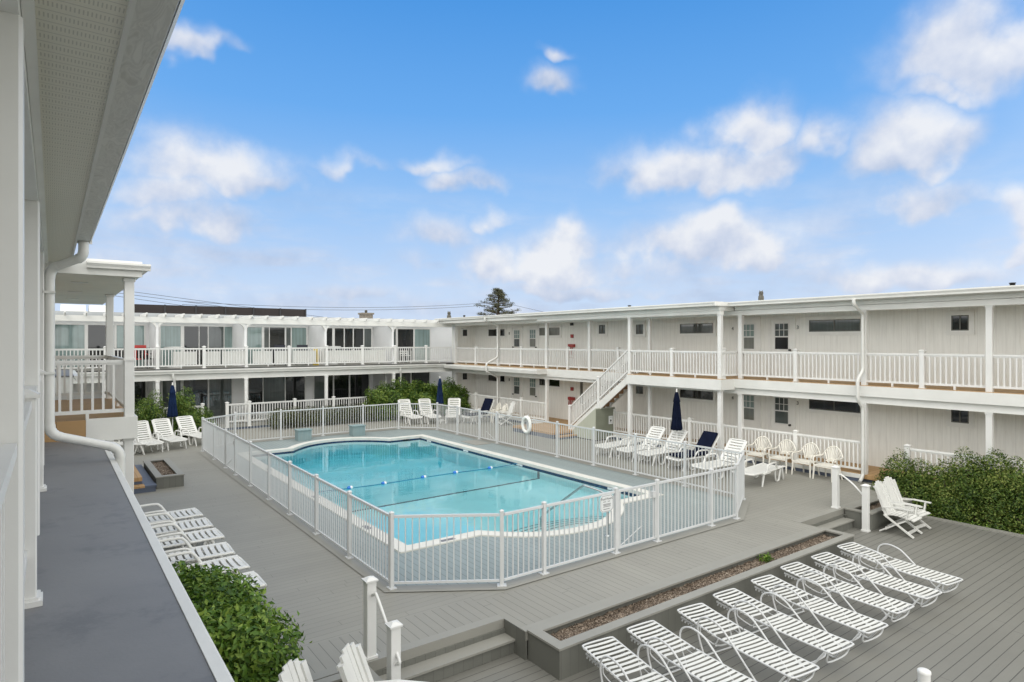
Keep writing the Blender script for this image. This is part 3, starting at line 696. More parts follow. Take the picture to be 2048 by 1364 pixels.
m = MB(); m.box(17.5, 18.44, 17.947, 17.954, 1.0, 1.02); m.box(17.96, 17.98, 17.947, 17.954, .08, 1.0); m.build('door_batten', 'utility', ub, UB)
MB().box(17.40, 18.54, 17.97, 19.3, .0, .03).build('plinth', 'black', ub, UB)
nb = MB().box(18.13, 18.36, 17.940, 17.946, .62, .95).build('notice', 'mark', ub, UB)
MB().lathe([(.045, 0), (.045, .001)], 14).xf(Matrix.Translation((18.245, 17.9395, .76)) @ RX).build('notice_mark', 'ink', nb, UB)
for zz in (.89, .66, .69): MB().box(18.17, 18.32, 17.9385, 17.9395, zz, zz + .008).build('notice_print', 'greyink', nb, UB)

# ------------------------------------------------------------------ back wing
bw = thing('motel_wing', 'white two storey motel wing with glass doors and pergola at the back', 'motel', (9, 33, 0)); BB = (9, 33, 0)
YW = 33.0; YF = 30.48; X0b, X1b = -6.0, 18.38
MB().box(X0b, 27, YW, 42, .2, 5.1).build('wall', 'stucco', bw, BB)
m = MB(); m.box(X0b, 27.2, YW - .25, 42.3, 5.1, 5.24); m.build('roof', 'paint', bw, BB)
m = MB(); m.box(X0b, X1b, YW - .37, YW - .251, 5.06, 5.27); m.build('gutter', 'shadegutter', bw, BB)
m = MB(); m.box(X0b, X1b, YF, YW, FZ - .05, FZ + .06); m.build('balcony_floor', 'deckplain', bw, BB)
MB().box(X0b, X1b - .02, YF - .14, YF - .001, FZ + .005, FZ + .045).build('roof_edge', 'black', bw, BB)
m = MB(); prof = [(YF, FZ + .004), (YF - .18, FZ + .004), (YF - .18, FZ - .05), (YF - .14, FZ - .12), (YF - .13, FZ - .17), (YF, FZ - .17)]
m.extrude_x(prof, X0b, X1b - .6); m.build('gutter', 'gutter', bw, BB)
MB().box(X0b, X1b, YF + .002, YF + .10, FZ - .45, FZ - .06).build('fascia', 'paint', bw, BB)
MB().box(X0b, X1b, YF + .102, YW, FZ - .30, FZ - .055).build('underside', 'trim', bw, BB)
MB().box(X0b, X1b, YF - .5, YW, .1, .25).build('porch_floor', 'deckplain', bw, BB)
MB().box(X0b, X1b, YF - .48, YF - .44, -.05, .10).build('porch_skirt', 'blueskirt', bw, BB)
divs = [-.1, 3.62, 7.2, 10.98, 14.64]
for x in divs:
    # party wall with a rounded haunch under the pergola beam
    a = [(YW, FZ + .06), (YW, 4.79)] + [(YF + .35 - .30 * math.sin(t * PI / 16), 4.79 - .30 + .30 * math.cos(t * PI / 16)) for t in range(0, 9)][::1]
    prof = [(YW, FZ + .06), (YW, 4.79), (YF + .05, 4.79), (YF + .05, FZ + .06)]
    MB().extrude_x(prof, x - .05, x + .05).build('party_wall', 'stucco', bw, BB)
    if x in (3.62, 14.64): MB().extrude_x([(YW, .25), (YW, FZ - .3), (YF + .9, FZ - .3), (YF + .9, .25)], x - .05, x + .05).build('party_wall', 'stucco', bw, BB)
    for sg_ in (-1, 1):
        q = [(x + sg_ * .05, 4.79), (x + sg_ * .35, 4.79)] + [(x + sg_ * (.35 - .30 * math.sin(t * PI / 16)), 4.49 + .30 * math.cos(t * PI / 16)) for t in range(1, 9)]
        MB().add([(p[0], YF + .02, p[1]) for p in q] + [(p[0], YF + .16, p[1]) for p in q], [tuple(range(len(q))), tuple(range(2 * len(q) - 1, len(q) - 1, -1))] + [(i, (i + 1) % len(q), len(q) + (i + 1) % len(q), len(q) + i) for i in range(len(q))]).build('haunch', 'paint', bw, BB)
for x in (1.75,) + tuple(divs[1:]): column(bw, BB, x, YF - .02, .25, FZ - .452, .14)
MB().box(X0b, X1b - .1, YF + .0, YF + .18, 4.79, 5.03).build('pergola_beam', 'paint', bw, BB)
m = MB(); x = -1.0
rows = MB()
for k in range(52):
    x = -1 + .70 * k
    if x > 18.2: break
    rows.extrude_x([(YF - .34, 5.12), (YF - .22, 5.032), (YW - .38, 5.032), (YW - .38, 5.19), (YF - .34, 5.19)], x - .022, x + .022)
rows.build('pergola_rafters', 'paint', bw, BB)
posts = [-2, -.1, 1.75, 3.62, 5.44, 7.22, 9.17, 11.01, 12.89, 14.74, 16.61, 18.3]
for a, b in zip(posts, posts[1:]): railing(bw, BB, (a + .06, YF), (b - .06, YF), FZ + .06, h=.90)
for x in posts[1:-1]: newel(bw, BB, x, YF, FZ + .05, FZ + 1.0, .125)
lows = [(-2, 1.9), (2.1, 3.62), (3.62, 5.3)]
for a, b in lows: railing(bw, BB, (a + .06, YF - .45), (b - .06, YF - .45), .25, h=.92)
for a, b in ((6.3, 7.25), (7.25, 9.3), (9.3, 11.2), (11.2, 13.1), (13.1, 15), (15, 17)): railing(bw, BB, (a + .06, YF - .45), (b - .06, YF - .45), .25, h=.92)
for x in (2, 3.62, 5.3, 6.3, 7.25, 9.3, 11.2, 13.1, 15): newel(bw, BB, x, YF - .45, .1, 1.22, .125)
F_, HY_ = 1244.0, 684.0; A_ = R(36.46)
def xat(u, Y):
    t = (u - 1024) / F_; return Y * (math.sin(A_) + t * math.cos(A_)) / (math.cos(A_) - t * math.sin(A_))
def slide(us, z0, z1, kinds):
    """sliding glass doors: frame with one pane per opening, x-spans along the back wall"""
    xs = [(xat(a, YW), xat(b, YW)) for a, b in us]; X0, X1 = xs[0][0] - .07, xs[-1][1] + .07
    f = MB(); f.box(X0, X1, YW - .05, YW, z1, z1 + .07); f.box(X0, X1, YW - .05, YW, z0 - .05, z0)
    e = [X0] + [v for p in xs for v in p] + [X1]
    for i in range(0, len(e), 2):
        if e[i + 1] - e[i] > .015: f.box(e[i], e[i + 1], YW - .048, YW, z0, z1)
    fo = f.build('sliding_door', 'vinyl', bw, BB)
    for (a, b), k in zip(xs, kinds): MB().box(a, b, YW - .018, YW - .012, z0, z1).build('pane', {'C': 'g_curt', 'D': 'g_dark', 'M': 'g_mid'}[k], fo, BB)
zt, zb_ = 4.70, FZ + .12
slide([(60, 104), (110, 169), (176, 228), (233, 288)], zb_, zt, 'CCDC')
slide([(321, 361), (368, 397), (398.5, 415), (417, 447), (448.5, 464)], zb_, zt, 'CDDMC')
slide([(494, 523), (528, 537.5), (539, 569), (572, 581), (583, 612)], zb_, zt, 'CMDMC')
slide([(651, 664), (669, 687), (689, 705), (707, 726), (728, 742)], zb_, zt, 'DDDDM')
slide([(784, 791), (795, 826), (829, 859)], zb_, zt, 'MDC')
slide([(220, 255), (260, 291)], .34, 2.3, 'DD'); slide([(325, 361), (367, 415), (418, 463)], .34, 2.3, 'MDM')
slide([(497, 525), (526.5, 569), (571, 609)], .34, 2.3, 'DMD'); slide([(628, 650), (655, 665), (668, 697), (700, 737)], .34, 2.3, 'MDDD'); slide([(790, 820), (823, 858)], .34, 2.3, 'MD')
for x in (4.2, 15.0):
    downspout(bw, BB, [(x, YF - .1, FZ - .16), (x, YF - .1, FZ - .30), (x + .05, YF - .06, FZ - .45), (x + .08, YF + .0, FZ - .62), (x + .08, YF + .02, .3)])
# white privacy boards tied behind the balcony pickets
for (u0, u1) in ((346, 393), (408, 441), (444, 491), (505, 545), (549, 574), (587, 630), (655, 722), (727, 770)):
    MB().box(xat(u0, YF + .06), xat(u1, YF + .06), YF + .045, YF + .06, FZ + .22, FZ + .80).build('privacy_board', 'paint', bw, BB)

# roof things
def on_roof(u, v0, Y, name): pass
ch = thing('chimney', 'squat brown shingled chimney on the back wing roof', 'chimney', (15.9, 37, 5.24))
ch.scale = (.8, .8, .8)
MB().box(-.42, .42, -.35, .35, 0, .55).build('stack', 'chim', ch); MB().box(-.50, .50, -.43, .43, .55, .68).build('cap', 'chim', ch); MB().lathe([(.1, .68), (.1, .8), (.14, .82), (.05, .9)], 10).build('flue', 'owl', ch)
sc = thing('roof_screen', 'long dark brown slatted screen standing on the back wing roof', 'screen', (7.6, 36.5, 5.24))
MB().box(-4.4, 4.35, -.03, .03, .04, .62).build('slats', 'shade', sc)
for k in range(7): MB().box(-4.42 + 1.45 * k, -4.34 + 1.45 * k, -.07, -.031, 0, .64).build('post', 'black', sc)
hb = thing('roof_hatch', 'pale double roof hatch beside the left wing eave', 'roof hatch', (1.3, 35.2, 5.24))
MB().extrude_x([(-.5, 0), (-.4, .42), (.5, .42), (.5, 0)], -1.0, -.07).build('lid', 'paint', hb); MB().extrude_x([(-.5, 0), (-.4, .42), (.5, .42), (.5, 0)], .07, 1.0).build('lid', 'paint', hb); MB().box(-1.1, 1.1, -.55, .5, -.02, .04).build('curb', 'paint', hb)
ow = thing('owl_decoy', '', 'owl decoy', (0, 0, 0))
MB().lathe([(.07, 0), (.12, .05), (.15, .18), (.14, .32), (.10, .40), (.115, .46), (.12, .52), (.08, .59), (.02, .61)], 14).build('body', 'owl', ow)
for s_ in (-1, 1): MB().frustum(s_ * .07, 0, .05, .01, .575, .66).build('ear', 'owl', ow); MB().lathe([(.03, 0), (.02, .012)], 10).xf(Matrix.Translation((s_ * .045, -.112, .51)) @ RX).build('eye', 'ink', ow)
MB().frustum(0, -.125, .035, .01, .43, .47).build('beak', 'ink', ow)
ow['label'] = 'brown plastic owl standing above door 3 on the right wing roof'; ow['group'] = 'owl decoys on the roofs'; ow.scale = (.62, .62, .62); ow.location = (18.9, 11.68, 5.26); ow.rotation_euler = (0, 0, R(-50))
o2 = copy_tree(ow); o2.scale = (.9, .9, .9); o2.location = (19.4, 32.7, 5.25); o2.rotation_euler = (0, 0, R(-20)); o2['label'] = 'brown plastic owl standing where the back and right wing roofs meet'
o3 = None
vp = thing('vent_pipe', '', 'vent pipe'); MB().lathe([(.06, 0), (.06, .42), (.075, .42), (.075, .48), (.04, .49)], 12).build('pipe', 'black', vp); MB().lathe([(.12, 0), (.07, .05)], 12).build('flashing', 'owl', vp)
for i, (x, y, s_, l) in enumerate([(19.6, 18.18, .5, 'black vent pipe on the right wing roof above the stair'), (19.3, 5.07, .36, 'black vent pipe at the near end of the right wing roof'), (19.8, 31.6, .6, 'short black vent pipe near the owl on the roof corner'), (20.6, 14.6, .5, 'stubby black vent pipe left of the roof owl')]):
    o = vp if i == 0 else copy_tree(vp); o.location = (x, y, 5.26); o.scale = (1, 1, s_); o['label'] = l; o['group'] = 'vent pipes on the right wing roof'
for i, (a, b, sag, l) in enumerate([((-30, 60, 11.9), (38, 60, 4.6), .0, 'upper black cable passing left behind the back wing'), ((-30, 60.2, 11.6), (38, 60.2, 4.4), .0, 'middle black cable passing left behind the back wing'), ((-30, 60.4, 12.0), (34, 60.4, 4.0), .0, 'lower black cable passing left behind the back wing'),
    ((9, 60, 7.45), (42.5, 60, 8.7), .60, 'upper black cable between the roof screen and the pine tree'), ((9, 60.2, 7.2), (42.5, 60.2, 8.42), .58, 'lower black cable between the roof screen and the pine tree'), ((42.5, 60, 8.7), (76, 60, 4.0), .1, 'black cable running right from the pine tree')]):
    P = [Vector(a).lerp(Vector(b), t / 16) + Vector((0, 0, -sag * 4 * (t / 16) * (1 - t / 16))) for t in range(17)]
    tag(MB().tube(P, .02, 5).build('power_cable', 'wire'), l, 'cable', 'cables behind the motel')

# ------------------------------------------------------------------ left wing
lw = thing('motel_wing', 'white left motel wing with dark ledge roof close to the camera', 'motel', (-1, 8, 0)); LB = (-1, 8, 0)
# ledge roof of the lower storey
m = MB(); m.extrude_y([(-2.5, 2.56), (.60, 2.405), (.60, 2.36), (-2.5, 2.36)], -4, 11.7); m.build('ledge_roof', 'roof', lw, LB)
m = MB(); m.extrude_y([(.60, 2.412), (.655, 2.412), (.668, 2.40), (.668, 2.22), (.60, 2.22)], -4, 11.69); m.build('roof_edge', 'paint', lw, LB)
MB().box(-2.5, -2.3, -4, 24, .0, 2.36).build('wall', 'wall_r', lw, LB); MB().box(-2.0, -1.8, -4, 28, 2.56, 5.1).build('wall', 'wall_r', lw, LB)
# tall posts and rail newels
for y in (2.74, 6.17, 9.6): 
    m = MB(); m.post(-.15, y, .14, 2.43, 5.05, .012); m.build('column', 'vinyl', lw, LB)
for y in (-.7,): MB().post(-.15, y, .14, 2.43, 5.05, .012).build('column', 'vinyl', lw, LB)
for y in (4.55, 7.95):
    newel(lw, LB, -.13, y, 2.45, 3.63, .115)
    MB().box(-.20, -.045, y - .09, y + .07, 2.44, 2.47).build('post_foot', 'vinyl', lw, LB)
for a, b in ((-.6, 2.66), (2.82, 4.49), (4.61, 6.09), (6.25, 7.89), (8.01, 9.52), (9.68, 11.7)):
    railing(lw, LB, (-.14, a), (-.14, b), 2.62, h=1.0, cap=.09, block=False)
# eave: beam, vented soffit, gutter
MB().box(-.21, -.09, -4, 11.55, 5.05, 5.16).build('beam', 'trim', lw, LB)
MB().box(-.088, -.05, -4, 11.55, 5.12, 5.16).build('soffit_strip', 'trim', lw, LB)
MB().box(-.05, .215, -4, 11.55, 5.15, 5.17).build('soffit', 'vent', lw, LB)
MB().box(-2, -.21, -4, 11.55, 5.1, 5.17).build('soffit', 'soffit', lw, LB)
MB().box(-6, .22, -4, 11.5, 5.2, 5.34).build('roof', 'paint', lw, LB)
MB().box(.215, .235, -4, 11.55, 5.13, 5.33).build('fascia', 'paint', lw, LB)
gm = MB().extrude_y([(.236, 5.19), (.37, 5.19), (.375, 5.21), (.236, 5.21)], -4, 9.35).build('gutter', 'gstain', lw, LB)
MB().extrude_y([(.376, 5.19), (.392, 5.205), (.405, 5.29), (.415, 5.30), (.40, 5.32), (.376, 5.22)], -4, 9.35).build('gutter_lip', 'gutter', gm, LB)
MB().box(.237, .40, 9.351, 9.37, 5.17, 5.32).build('gutter_end', 'trim', gm, LB)
P = roundpath([(.31, 9.3, 5.19), (.31, 9.32, 5.0), (-.03, 9.6, 4.86), (-.03, 9.6, 2.80), (.715, 9.6, 2.56), (.715, 9.6, 2.1)], .13, 8)
MB().tube(P, .056, 8).build('downspout', 'gutter', lw, LB)
for seg in (P[1:10], P[10:19], P[19:28], P[28:37]):
    MB().tube([q for q in seg], [.0575 + .004 * (i % 2) for i in range(len(seg))], 8).build('elbow', 'gutter', lw, LB)
for zz in (4.55, 3.55): MB().box(-.10, .03, 9.53, 9.67, zz, zz + .03).build('strap', 'gutter', lw, LB)
# jutting porch bay beyond the ledge
MB().box(-2, 1.08, 11.75, 16.2, FZ - .12, FZ).build('gallery_floor', 'tanx', lw, LB)
m = MB(); m.box(.42, 1.11, 11.70, 11.748, FZ - .33, FZ + .02); m.box(1.085, 1.115, 11.75, 16.25, FZ - .33, FZ + .012); m.build('fascia', 'paint', lw, LB)
MB().extrude_x([(11.75, FZ - .13), (16.2, FZ - .13), (16.2, FZ - .3), (11.75, FZ - .3)], -2, 1.08).build('underside', 'trim', lw, LB)
MB().box(-2, .418, 11.702, 11.748, 2.3, FZ + .005).build('gallery_edge', 'tanx', lw, LB)
column(lw, LB, 1.0, 11.82, FZ + .0, 4.98, .14, collar=FZ + .92); column(lw, LB, 1.0, 16.05, FZ, 4.98, .14); 
for y in (11.9, 16.05): column(lw, LB, 1.0, y, 0, FZ - .33, .14)
railing(lw, LB, (-.05, 11.82), (.93, 11.82), FZ, h=.94, spacing=.15); railing(lw, LB, (1.0, 11.92), (1.0, 15.97), FZ, h=.94); railing(lw, LB, (.93, 16.08), (-.4, 16.08), FZ, h=.94)
MB().box(-2, .46, 21.0, 25.5, 2.55, 2.98).build('far_ledge', 'paint', lw, LB); MB().extrude_y([(-2, 2.985), (.48, 2.985), (.48, 3.02), (-2, 3.07)], 20.98, 25.5).build('far_ledge_roof', 'roof', lw, LB); MB().extrude_y(gutter_prof(.60, 2.88), 20.98, 25.5).build('gutter', 'gutter', lw, LB)
MB().box(-2, -1.8, 16, 30, .1, 2.5).build('wall', 'wall_r', lw, LB)
MB().box(-2, 1.12, 11.62, 20.6, 4.985, 5.06).build('soffit', 'soffit', lw, LB)
m = MB(); m.box(-6, 1.16, 11.56, 20.7, 5.20, 5.235); m.build('roof', 'paint', lw, LB)
m = MB(); m.box(-.3, 1.16, 11.56, 11.60, 4.99, 5.20); m.box(1.12, 1.16, 11.60, 20.7, 5.061, 5.198); m.build('fascia', 'paint', lw, LB)
m = MB(); m.extrude_x([(11.558, 5.19), (11.44, 5.19), (11.44, 5.16), (11.47, 5.12), (11.48, 5.09), (11.558, 5.09)], .42, 1.27); m.extrude_y([(1.162, 5.19), (1.28, 5.19), (1.28, 5.16), (1.25, 5.12), (1.24, 5.09), (1.162, 5.09)], 11.56, 20.7); m.build('gutter', 'gutter', lw, LB)
for y in (13.0, 15.5, 18): MB().box(.25, .5, y, y + .16, 4.97, 4.984).build('ceiling_light', 'trim', lw, LB)
MB().box(-2, -.3, 20.6, 30, 4.985, 5.2).build('roof', 'paint', lw, LB)
# lower entry: tan landing, slate blue steps
en = thing('entry_steps', 'tan and slate blue entry steps below the left wing porch', 'steps', (1.3, 20, 0)); EB = (1.3, 20, 0)
MB().box(-.5, 1.92, 19.12, 22.2, .26, .36).build('landing', 'tan', en, EB); MB().box(-.5, 1.90, 19.14, 22.18, .0, .26).build('landing_skirt', 'blueskirt', en, EB)
MB().box(-.5, 1.95, 18.82, 19.118, .13, .18).build('step', 'tan', en, EB); MB().box(-.5, 2.2, 18.84, 19.118, .0, .13).build('step_riser', 'blueskirt', en, EB); MB().box(1.952, 2.22, 18.82, 19.118, .13, .178).build('step_end', 'blueskirt', en, EB); MB().box(1.93, 2.2, 19.12, 22.2, 0, .18).build('side_step', 'blueskirt', en, EB)

# ------------------------------------------------------------------ planters, stair posts
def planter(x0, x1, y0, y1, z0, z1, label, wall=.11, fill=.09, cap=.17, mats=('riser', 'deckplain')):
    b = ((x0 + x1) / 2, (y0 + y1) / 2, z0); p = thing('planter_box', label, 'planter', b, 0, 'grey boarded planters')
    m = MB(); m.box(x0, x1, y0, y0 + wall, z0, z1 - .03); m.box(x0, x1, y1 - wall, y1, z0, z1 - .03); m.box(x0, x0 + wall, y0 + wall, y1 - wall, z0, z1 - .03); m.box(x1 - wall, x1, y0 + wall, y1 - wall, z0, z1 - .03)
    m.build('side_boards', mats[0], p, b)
    e = .02; m = MB(); m.box(x0 - e, x1 + e, y0 - e, y0 + cap, z1 - .03, z1); m.box(x0 - e, x1 + e, y1 - cap, y1, z1 - .03, z1); m.box(x0 - e, x0 + cap, y0 + cap, y1 - cap, z1 - .03, z1); m.box(x1 - cap, x1 + e, y0 + cap, y1 - cap, z1 - .03, z1)
    m.build('cap', mats[1], p, b)
    # lumpy mulch surface with loose chips
    g = MB(); nx = max(4, int((x1 - x0) / .06)); ny = max(4, int((y1 - y0) / .06)); vs = []; fs = []
    for j in range(ny + 1):
        for i in range(nx + 1):
            vs.append((x0 + wall + (x1 - x0 - 2 * wall) * i / nx, y0 + wall + (y1 - y0 - 2 * wall) * j / ny, z1 - fill + random.uniform(-.018, .018)))
    for j in range(ny):
        for i in range(nx): a = j * (nx + 1) + i; fs.append((a, a + 1, a + nx + 2, a + nx + 1))
    g.add(vs, fs)
    for _ in range(int((x1 - x0) * (y1 - y0) * 260)):
        c = Vector((random.uniform(x0 + wall, x1 - wall), random.uniform(y0 + wall, y1 - wall), z1 - fill + .012)); a = random.uniform(0, PI); d_ = Vector((math.cos(a), math.sin(a), random.uniform(-.4, .4))) * random.uniform(.01, .03)
        g.bar(c - d_, c + d_, random.uniform(.006, .016), .006)
    g.build('mulch', 'mulch', p, b); return p
planter(5.22, 13.1, 6.04, 6.695, -.385, .03, 'long grey planter full of mulch behind the strap loungers', .1, .11, .14)
planter(15.06, 17.28, 6.56, 7.14, -.385, .03, 'short grey mulch planter behind the pair of folding chairs', .1, .1, .13)
planter(-1.0, 3.06, 6.62, 7.14, -.385, .03, 'grey mulch planter behind the chairs by the left steps', .1, .1, .13)
planter(2.24, 2.9, 19.07, 21.95, .0, .33, 'small grey mulch planter beside the tan entry steps', .1, .07, .15)
def step_rail(x, label):
    b = (x, 7, 0); t = thing('step_handrail', label, 'handrail', b, 0, 'handrails at the deck steps')
    newel(t, b, x, 7.33, .0, .96, .125); newel(t, b, x, 6.65, -.385, .645, .125)
    P = smoothpath([(x, 7.26, .80), (x + .01, 7.2, .83), (x + .012, 7.13, .81), (x + .012, 6.78, .50), (x + .012, 6.58, .33), (x + .01, 6.52, .26), (x, 6.6, .22)] if x < 9 else [(x + .0, 7.26, .80), (x + .02, 7.2, .80), (x + .02, 6.95, .64), (x + .01, 6.72, .43)], 6)
    MB().tube(P, .02, 8).build('rail', 'vinyl', t, b)
step_rail(3.2, 'white post handrail at the left deck steps near the bush'); step_rail(15.0, 'white post handrail at the right deck steps by the folding chairs')
rb = thing('round_post', 'short white round post on the lower deck at the bottom edge', 'post', (7.36, 2.68, -.385))
MB().lathe([(.058, 0), (.058, .86)], 24).build('tube', 'vinyl', rb); MB().lathe([(.063, .86), (.063, .885), (.05, .895), (.02, .90)], 24).build('cap', 'vinyl', rb)

# ------------------------------------------------------------------ furniture
def slotted(L, W, n, rail=.075, t=.028, gap=.034, crown=.012):
    """moulded resin panel, lies along +x from 0 to L, cross slots between side rails"""
    m = MB(); pitch = L / n
    for s_ in (-1, 1):
        m.box(0, L, s_ * (W / 2 - rail), s_ * W / 2, -t * .9, .004)
        m.tube([(0, s_ * W / 2, -.012), (L, s_ * W / 2, -.012)], .024, 6)
    for k in range(n):
        a, b = k * pitch + gap / 2, (k + 1) * pitch - gap / 2; h = W / 2 - rail
        ys_ = [-h, -h * .4, h * .4, h]; zs = [0, -crown, -crown, 0]
        for i in range(3):
            m.add([(a, ys_[i], zs[i]), (b, ys_[i], zs[i]), (b, ys_[i + 1], zs[i + 1]), (a, ys_[i + 1], zs[i + 1]), (a, ys_[i], zs[i] - t), (b, ys_[i], zs[i] - t), (b, ys_[i + 1], zs[i + 1] - t), (a, ys_[i + 1], zs[i + 1] - t)], [(0, 1, 2, 3), (7, 6, 5, 4), (0, 4, 5, 1), (2, 6, 7, 3), (1, 5, 6, 2), (0, 3, 7, 4)])
    return m
def make_chaise(back_deg, name='resin_lounger', cushion=False):
    """white moulded lounger, foot end along +x, origin under its middle"""
    t = thing(name, '', 'lounger'); W = .64; zs = .37; ox = -.95
    slotted(1.24, W, 12).xf(Matrix.Translation((ox + .70, 0, zs))).build('seat', 'plastic', t)
    m = slotted(.05, W, 1); m = MB().tube([(ox + 1.92, -W / 2 + .02, zs - .02), (ox + 1.96, -W / 2 + .08, zs - .05), (ox + 1.96, W / 2 - .08, zs - .05), (ox + 1.92, W / 2 - .02, zs - .02)], .032, 6); m.build('foot_edge', 'plastic', t)
    bm_ = slotted(.78, W * .94, 8); 
    for s_ in (-1,): bm_.tube([(.76, -W * .47, -.01), (.80, -W * .36, -.01), (.80, W * .36, -.01), (.76, W * .47, -.01)], .028, 6)
    bm_.xf(Matrix.Translation((ox + .70, 0, zs)) @ Matrix.Rotation(PI, 4, 'Z') @ Matrix.Rotation(-R(back_deg), 4, 'Y')).build('backrest', 'plastic', t)
    for s_ in (-1, 1):
        y = s_ * (W / 2 + .005)
        MB().tube(smoothpath([(ox + .72, y, zs - .02), (ox + .74, y + s_ * .01, zs + .13), (ox + .82, y + s_ * .02, zs + .19), (ox + 1.16, y + s_ * .02, zs + .20), (ox + 1.27, y + s_ * .01, zs + .16), (ox + 1.38, y, zs - .0)], 5), .029, 7, flat=.85).build('armrest', 'plastic', t)
        MB().box(ox + .46, ox + .90, y - .028, y + .028, zs - .045, zs - .005).build('side_rail', 'plastic', t)
        MB().tube(smoothpath([(ox + 1.26, y - s_ * .02, zs - .03), (ox + 1.32, y - s_ * .02, .10), (ox + 1.37, y - s_ * .02, .022), (ox + 1.51, y - s_ * .02, .022), (ox + 1.56, y - s_ * .02, .09), (ox + 1.64, y - s_ * .02, zs - .03)], 5), .03, 6, flat=.8).build('leg', 'plastic', t)
        MB().tube([(ox + .56, y - s_ * .02, zs - .03), (ox + .46, y - s_ * .02, .0)], [.036, .026], 6).build('leg', 'plastic', t)
        MB().tube([(ox + 1.74, y - s_ * .02, zs - .03), (ox + 1.86, y - s_ * .02, .0)], [.040, .026], 6).build('leg', 'plastic', t)
        if back_deg > 15:
            a = R(back_deg); px = ox + .70 - math.cos(a) * .52; pz = zs + math.sin(a) * .52 - .03
            MB().tube([(px, y - s_ * .06, pz), (ox + .22, y - s_ * .06, .16), (ox + .50, y - s_ * .06, zs - .05)], .016, 6).build('prop', 'plastic', t)
    return t
up60 = make_chaise(62); up52 = make_chaise(50); flat0 = make_chaise(3)
u60 = u52 = uf = False
G1 = 'white resin loungers round the pool'
# left row
for i, (y, l) in enumerate([(14.5, 'first white resin lounger in the left row, nearest the small planter'), (13.6, 'second white resin lounger from the small planter in the left row'), (12.68, 'third white resin lounger from the small planter in the left row'), (11.70, 'fourth white resin lounger from the small planter in the left row'), (10.78, 'fifth white resin lounger in the left row, half behind the bush'), (9.88, 'last white resin lounger of the left row, mostly behind the bush')]):
    place(up60, u60, (1.50 + .02 * (i % 3), y, 0), R([2, -1, 1, -2, 2, 0][i]), l, G1); u60 = True
# far left group
for i, (x, y, a, l) in enumerate([(2.72, 26.25, -80, 'white slatted lounger left of the left navy umbrella, back raised'), (3.5, 26.55, -78, 'white slatted lounger in front of the left navy umbrella, back raised'), (4.42, 26.95, -74, 'white slatted lounger against the bush right of the left navy umbrella')]):
    place(up52, u52, (x, y, 0), R(a), l, G1); u52 = True
place(flat0, uf, (1.95, 25.9, 0), R(-30), 'flat white lounger under the left porch edge, back lowered', G1); uf = True
# far right corner
for i, (x, y, a, l) in enumerate([(14.05, 27.55, -95, 'white lounger behind the far fence corner, leftmost of the three'), (14.95, 27.2, -100, 'white lounger behind the far fence corner, middle of the three'), (16.1, 26.7, -125, 'white lounger right of the far navy umbrella pole')]):
    place(up60, True, (x, y, 0), R(a), l, G1)
# right side row, feet toward the pool
place(flat0, True, (16.2, 15.45, 0), R(183), 'flat white lounger nearest the stair in the right row', G1)
place(up52, True, (16.25, 14.42, 0), R(180), 'white lounger left of the right navy umbrella, back raised', G1)
place(up52, True, (16.30, 13.55, 0), R(178), 'white lounger in front of the right navy umbrella, back raised', G1)
place(up52, True, (16.4, 12.4, 0), R(176), 'white lounger under the navy cushion by the right fence', G1)
place(up52, True, (16.0, 11.15, 0), R(177), 'white lounger near the fence corner, back raised, left of shell chairs', G1)
place(flat0, True, (16.0, 9.95, 0), R(8), 'flat white lounger sticking out beyond the fence corner before the shell chairs', G1)
def cushion(loc, rz, back_deg, label):
    t = thing('lounge_cushion', label, 'cushion', loc, rz, 'navy cushions on loungers'); ox = -.95; zs = .395; a = R(back_deg)
    m = MB().box(ox + .72, ox + 1.86, -.28, .28, zs, zs + .07); m.build('seat_pad', 'navy', t)
    m = MB().box(0, .82, -.28, .28, .03, .10).xf(Matrix.Translation((ox + .70, 0, .37)) @ Matrix.Rotation(PI, 4, 'Z') @ Matrix.Rotation(-a, 4, 'Y')); m.build('back_pad', 'navy', t)
    for o in t.children:
        bv = o.modifiers.new('soft', 'BEVEL'); bv.width = .022; bv.segments = 3
    return t
cushion((16.4, 12.4, 0), R(176), 50, 'navy lounger cushion in the right row near the umbrella base')
place(up60, True, (17.0, 25.6, 0), R(190), 'white lounger with navy cushion by the far right porch', G1)
cushion((17.0, 25.6, 0), R(190), 62, 'navy lounger cushion near the far right porch railing')

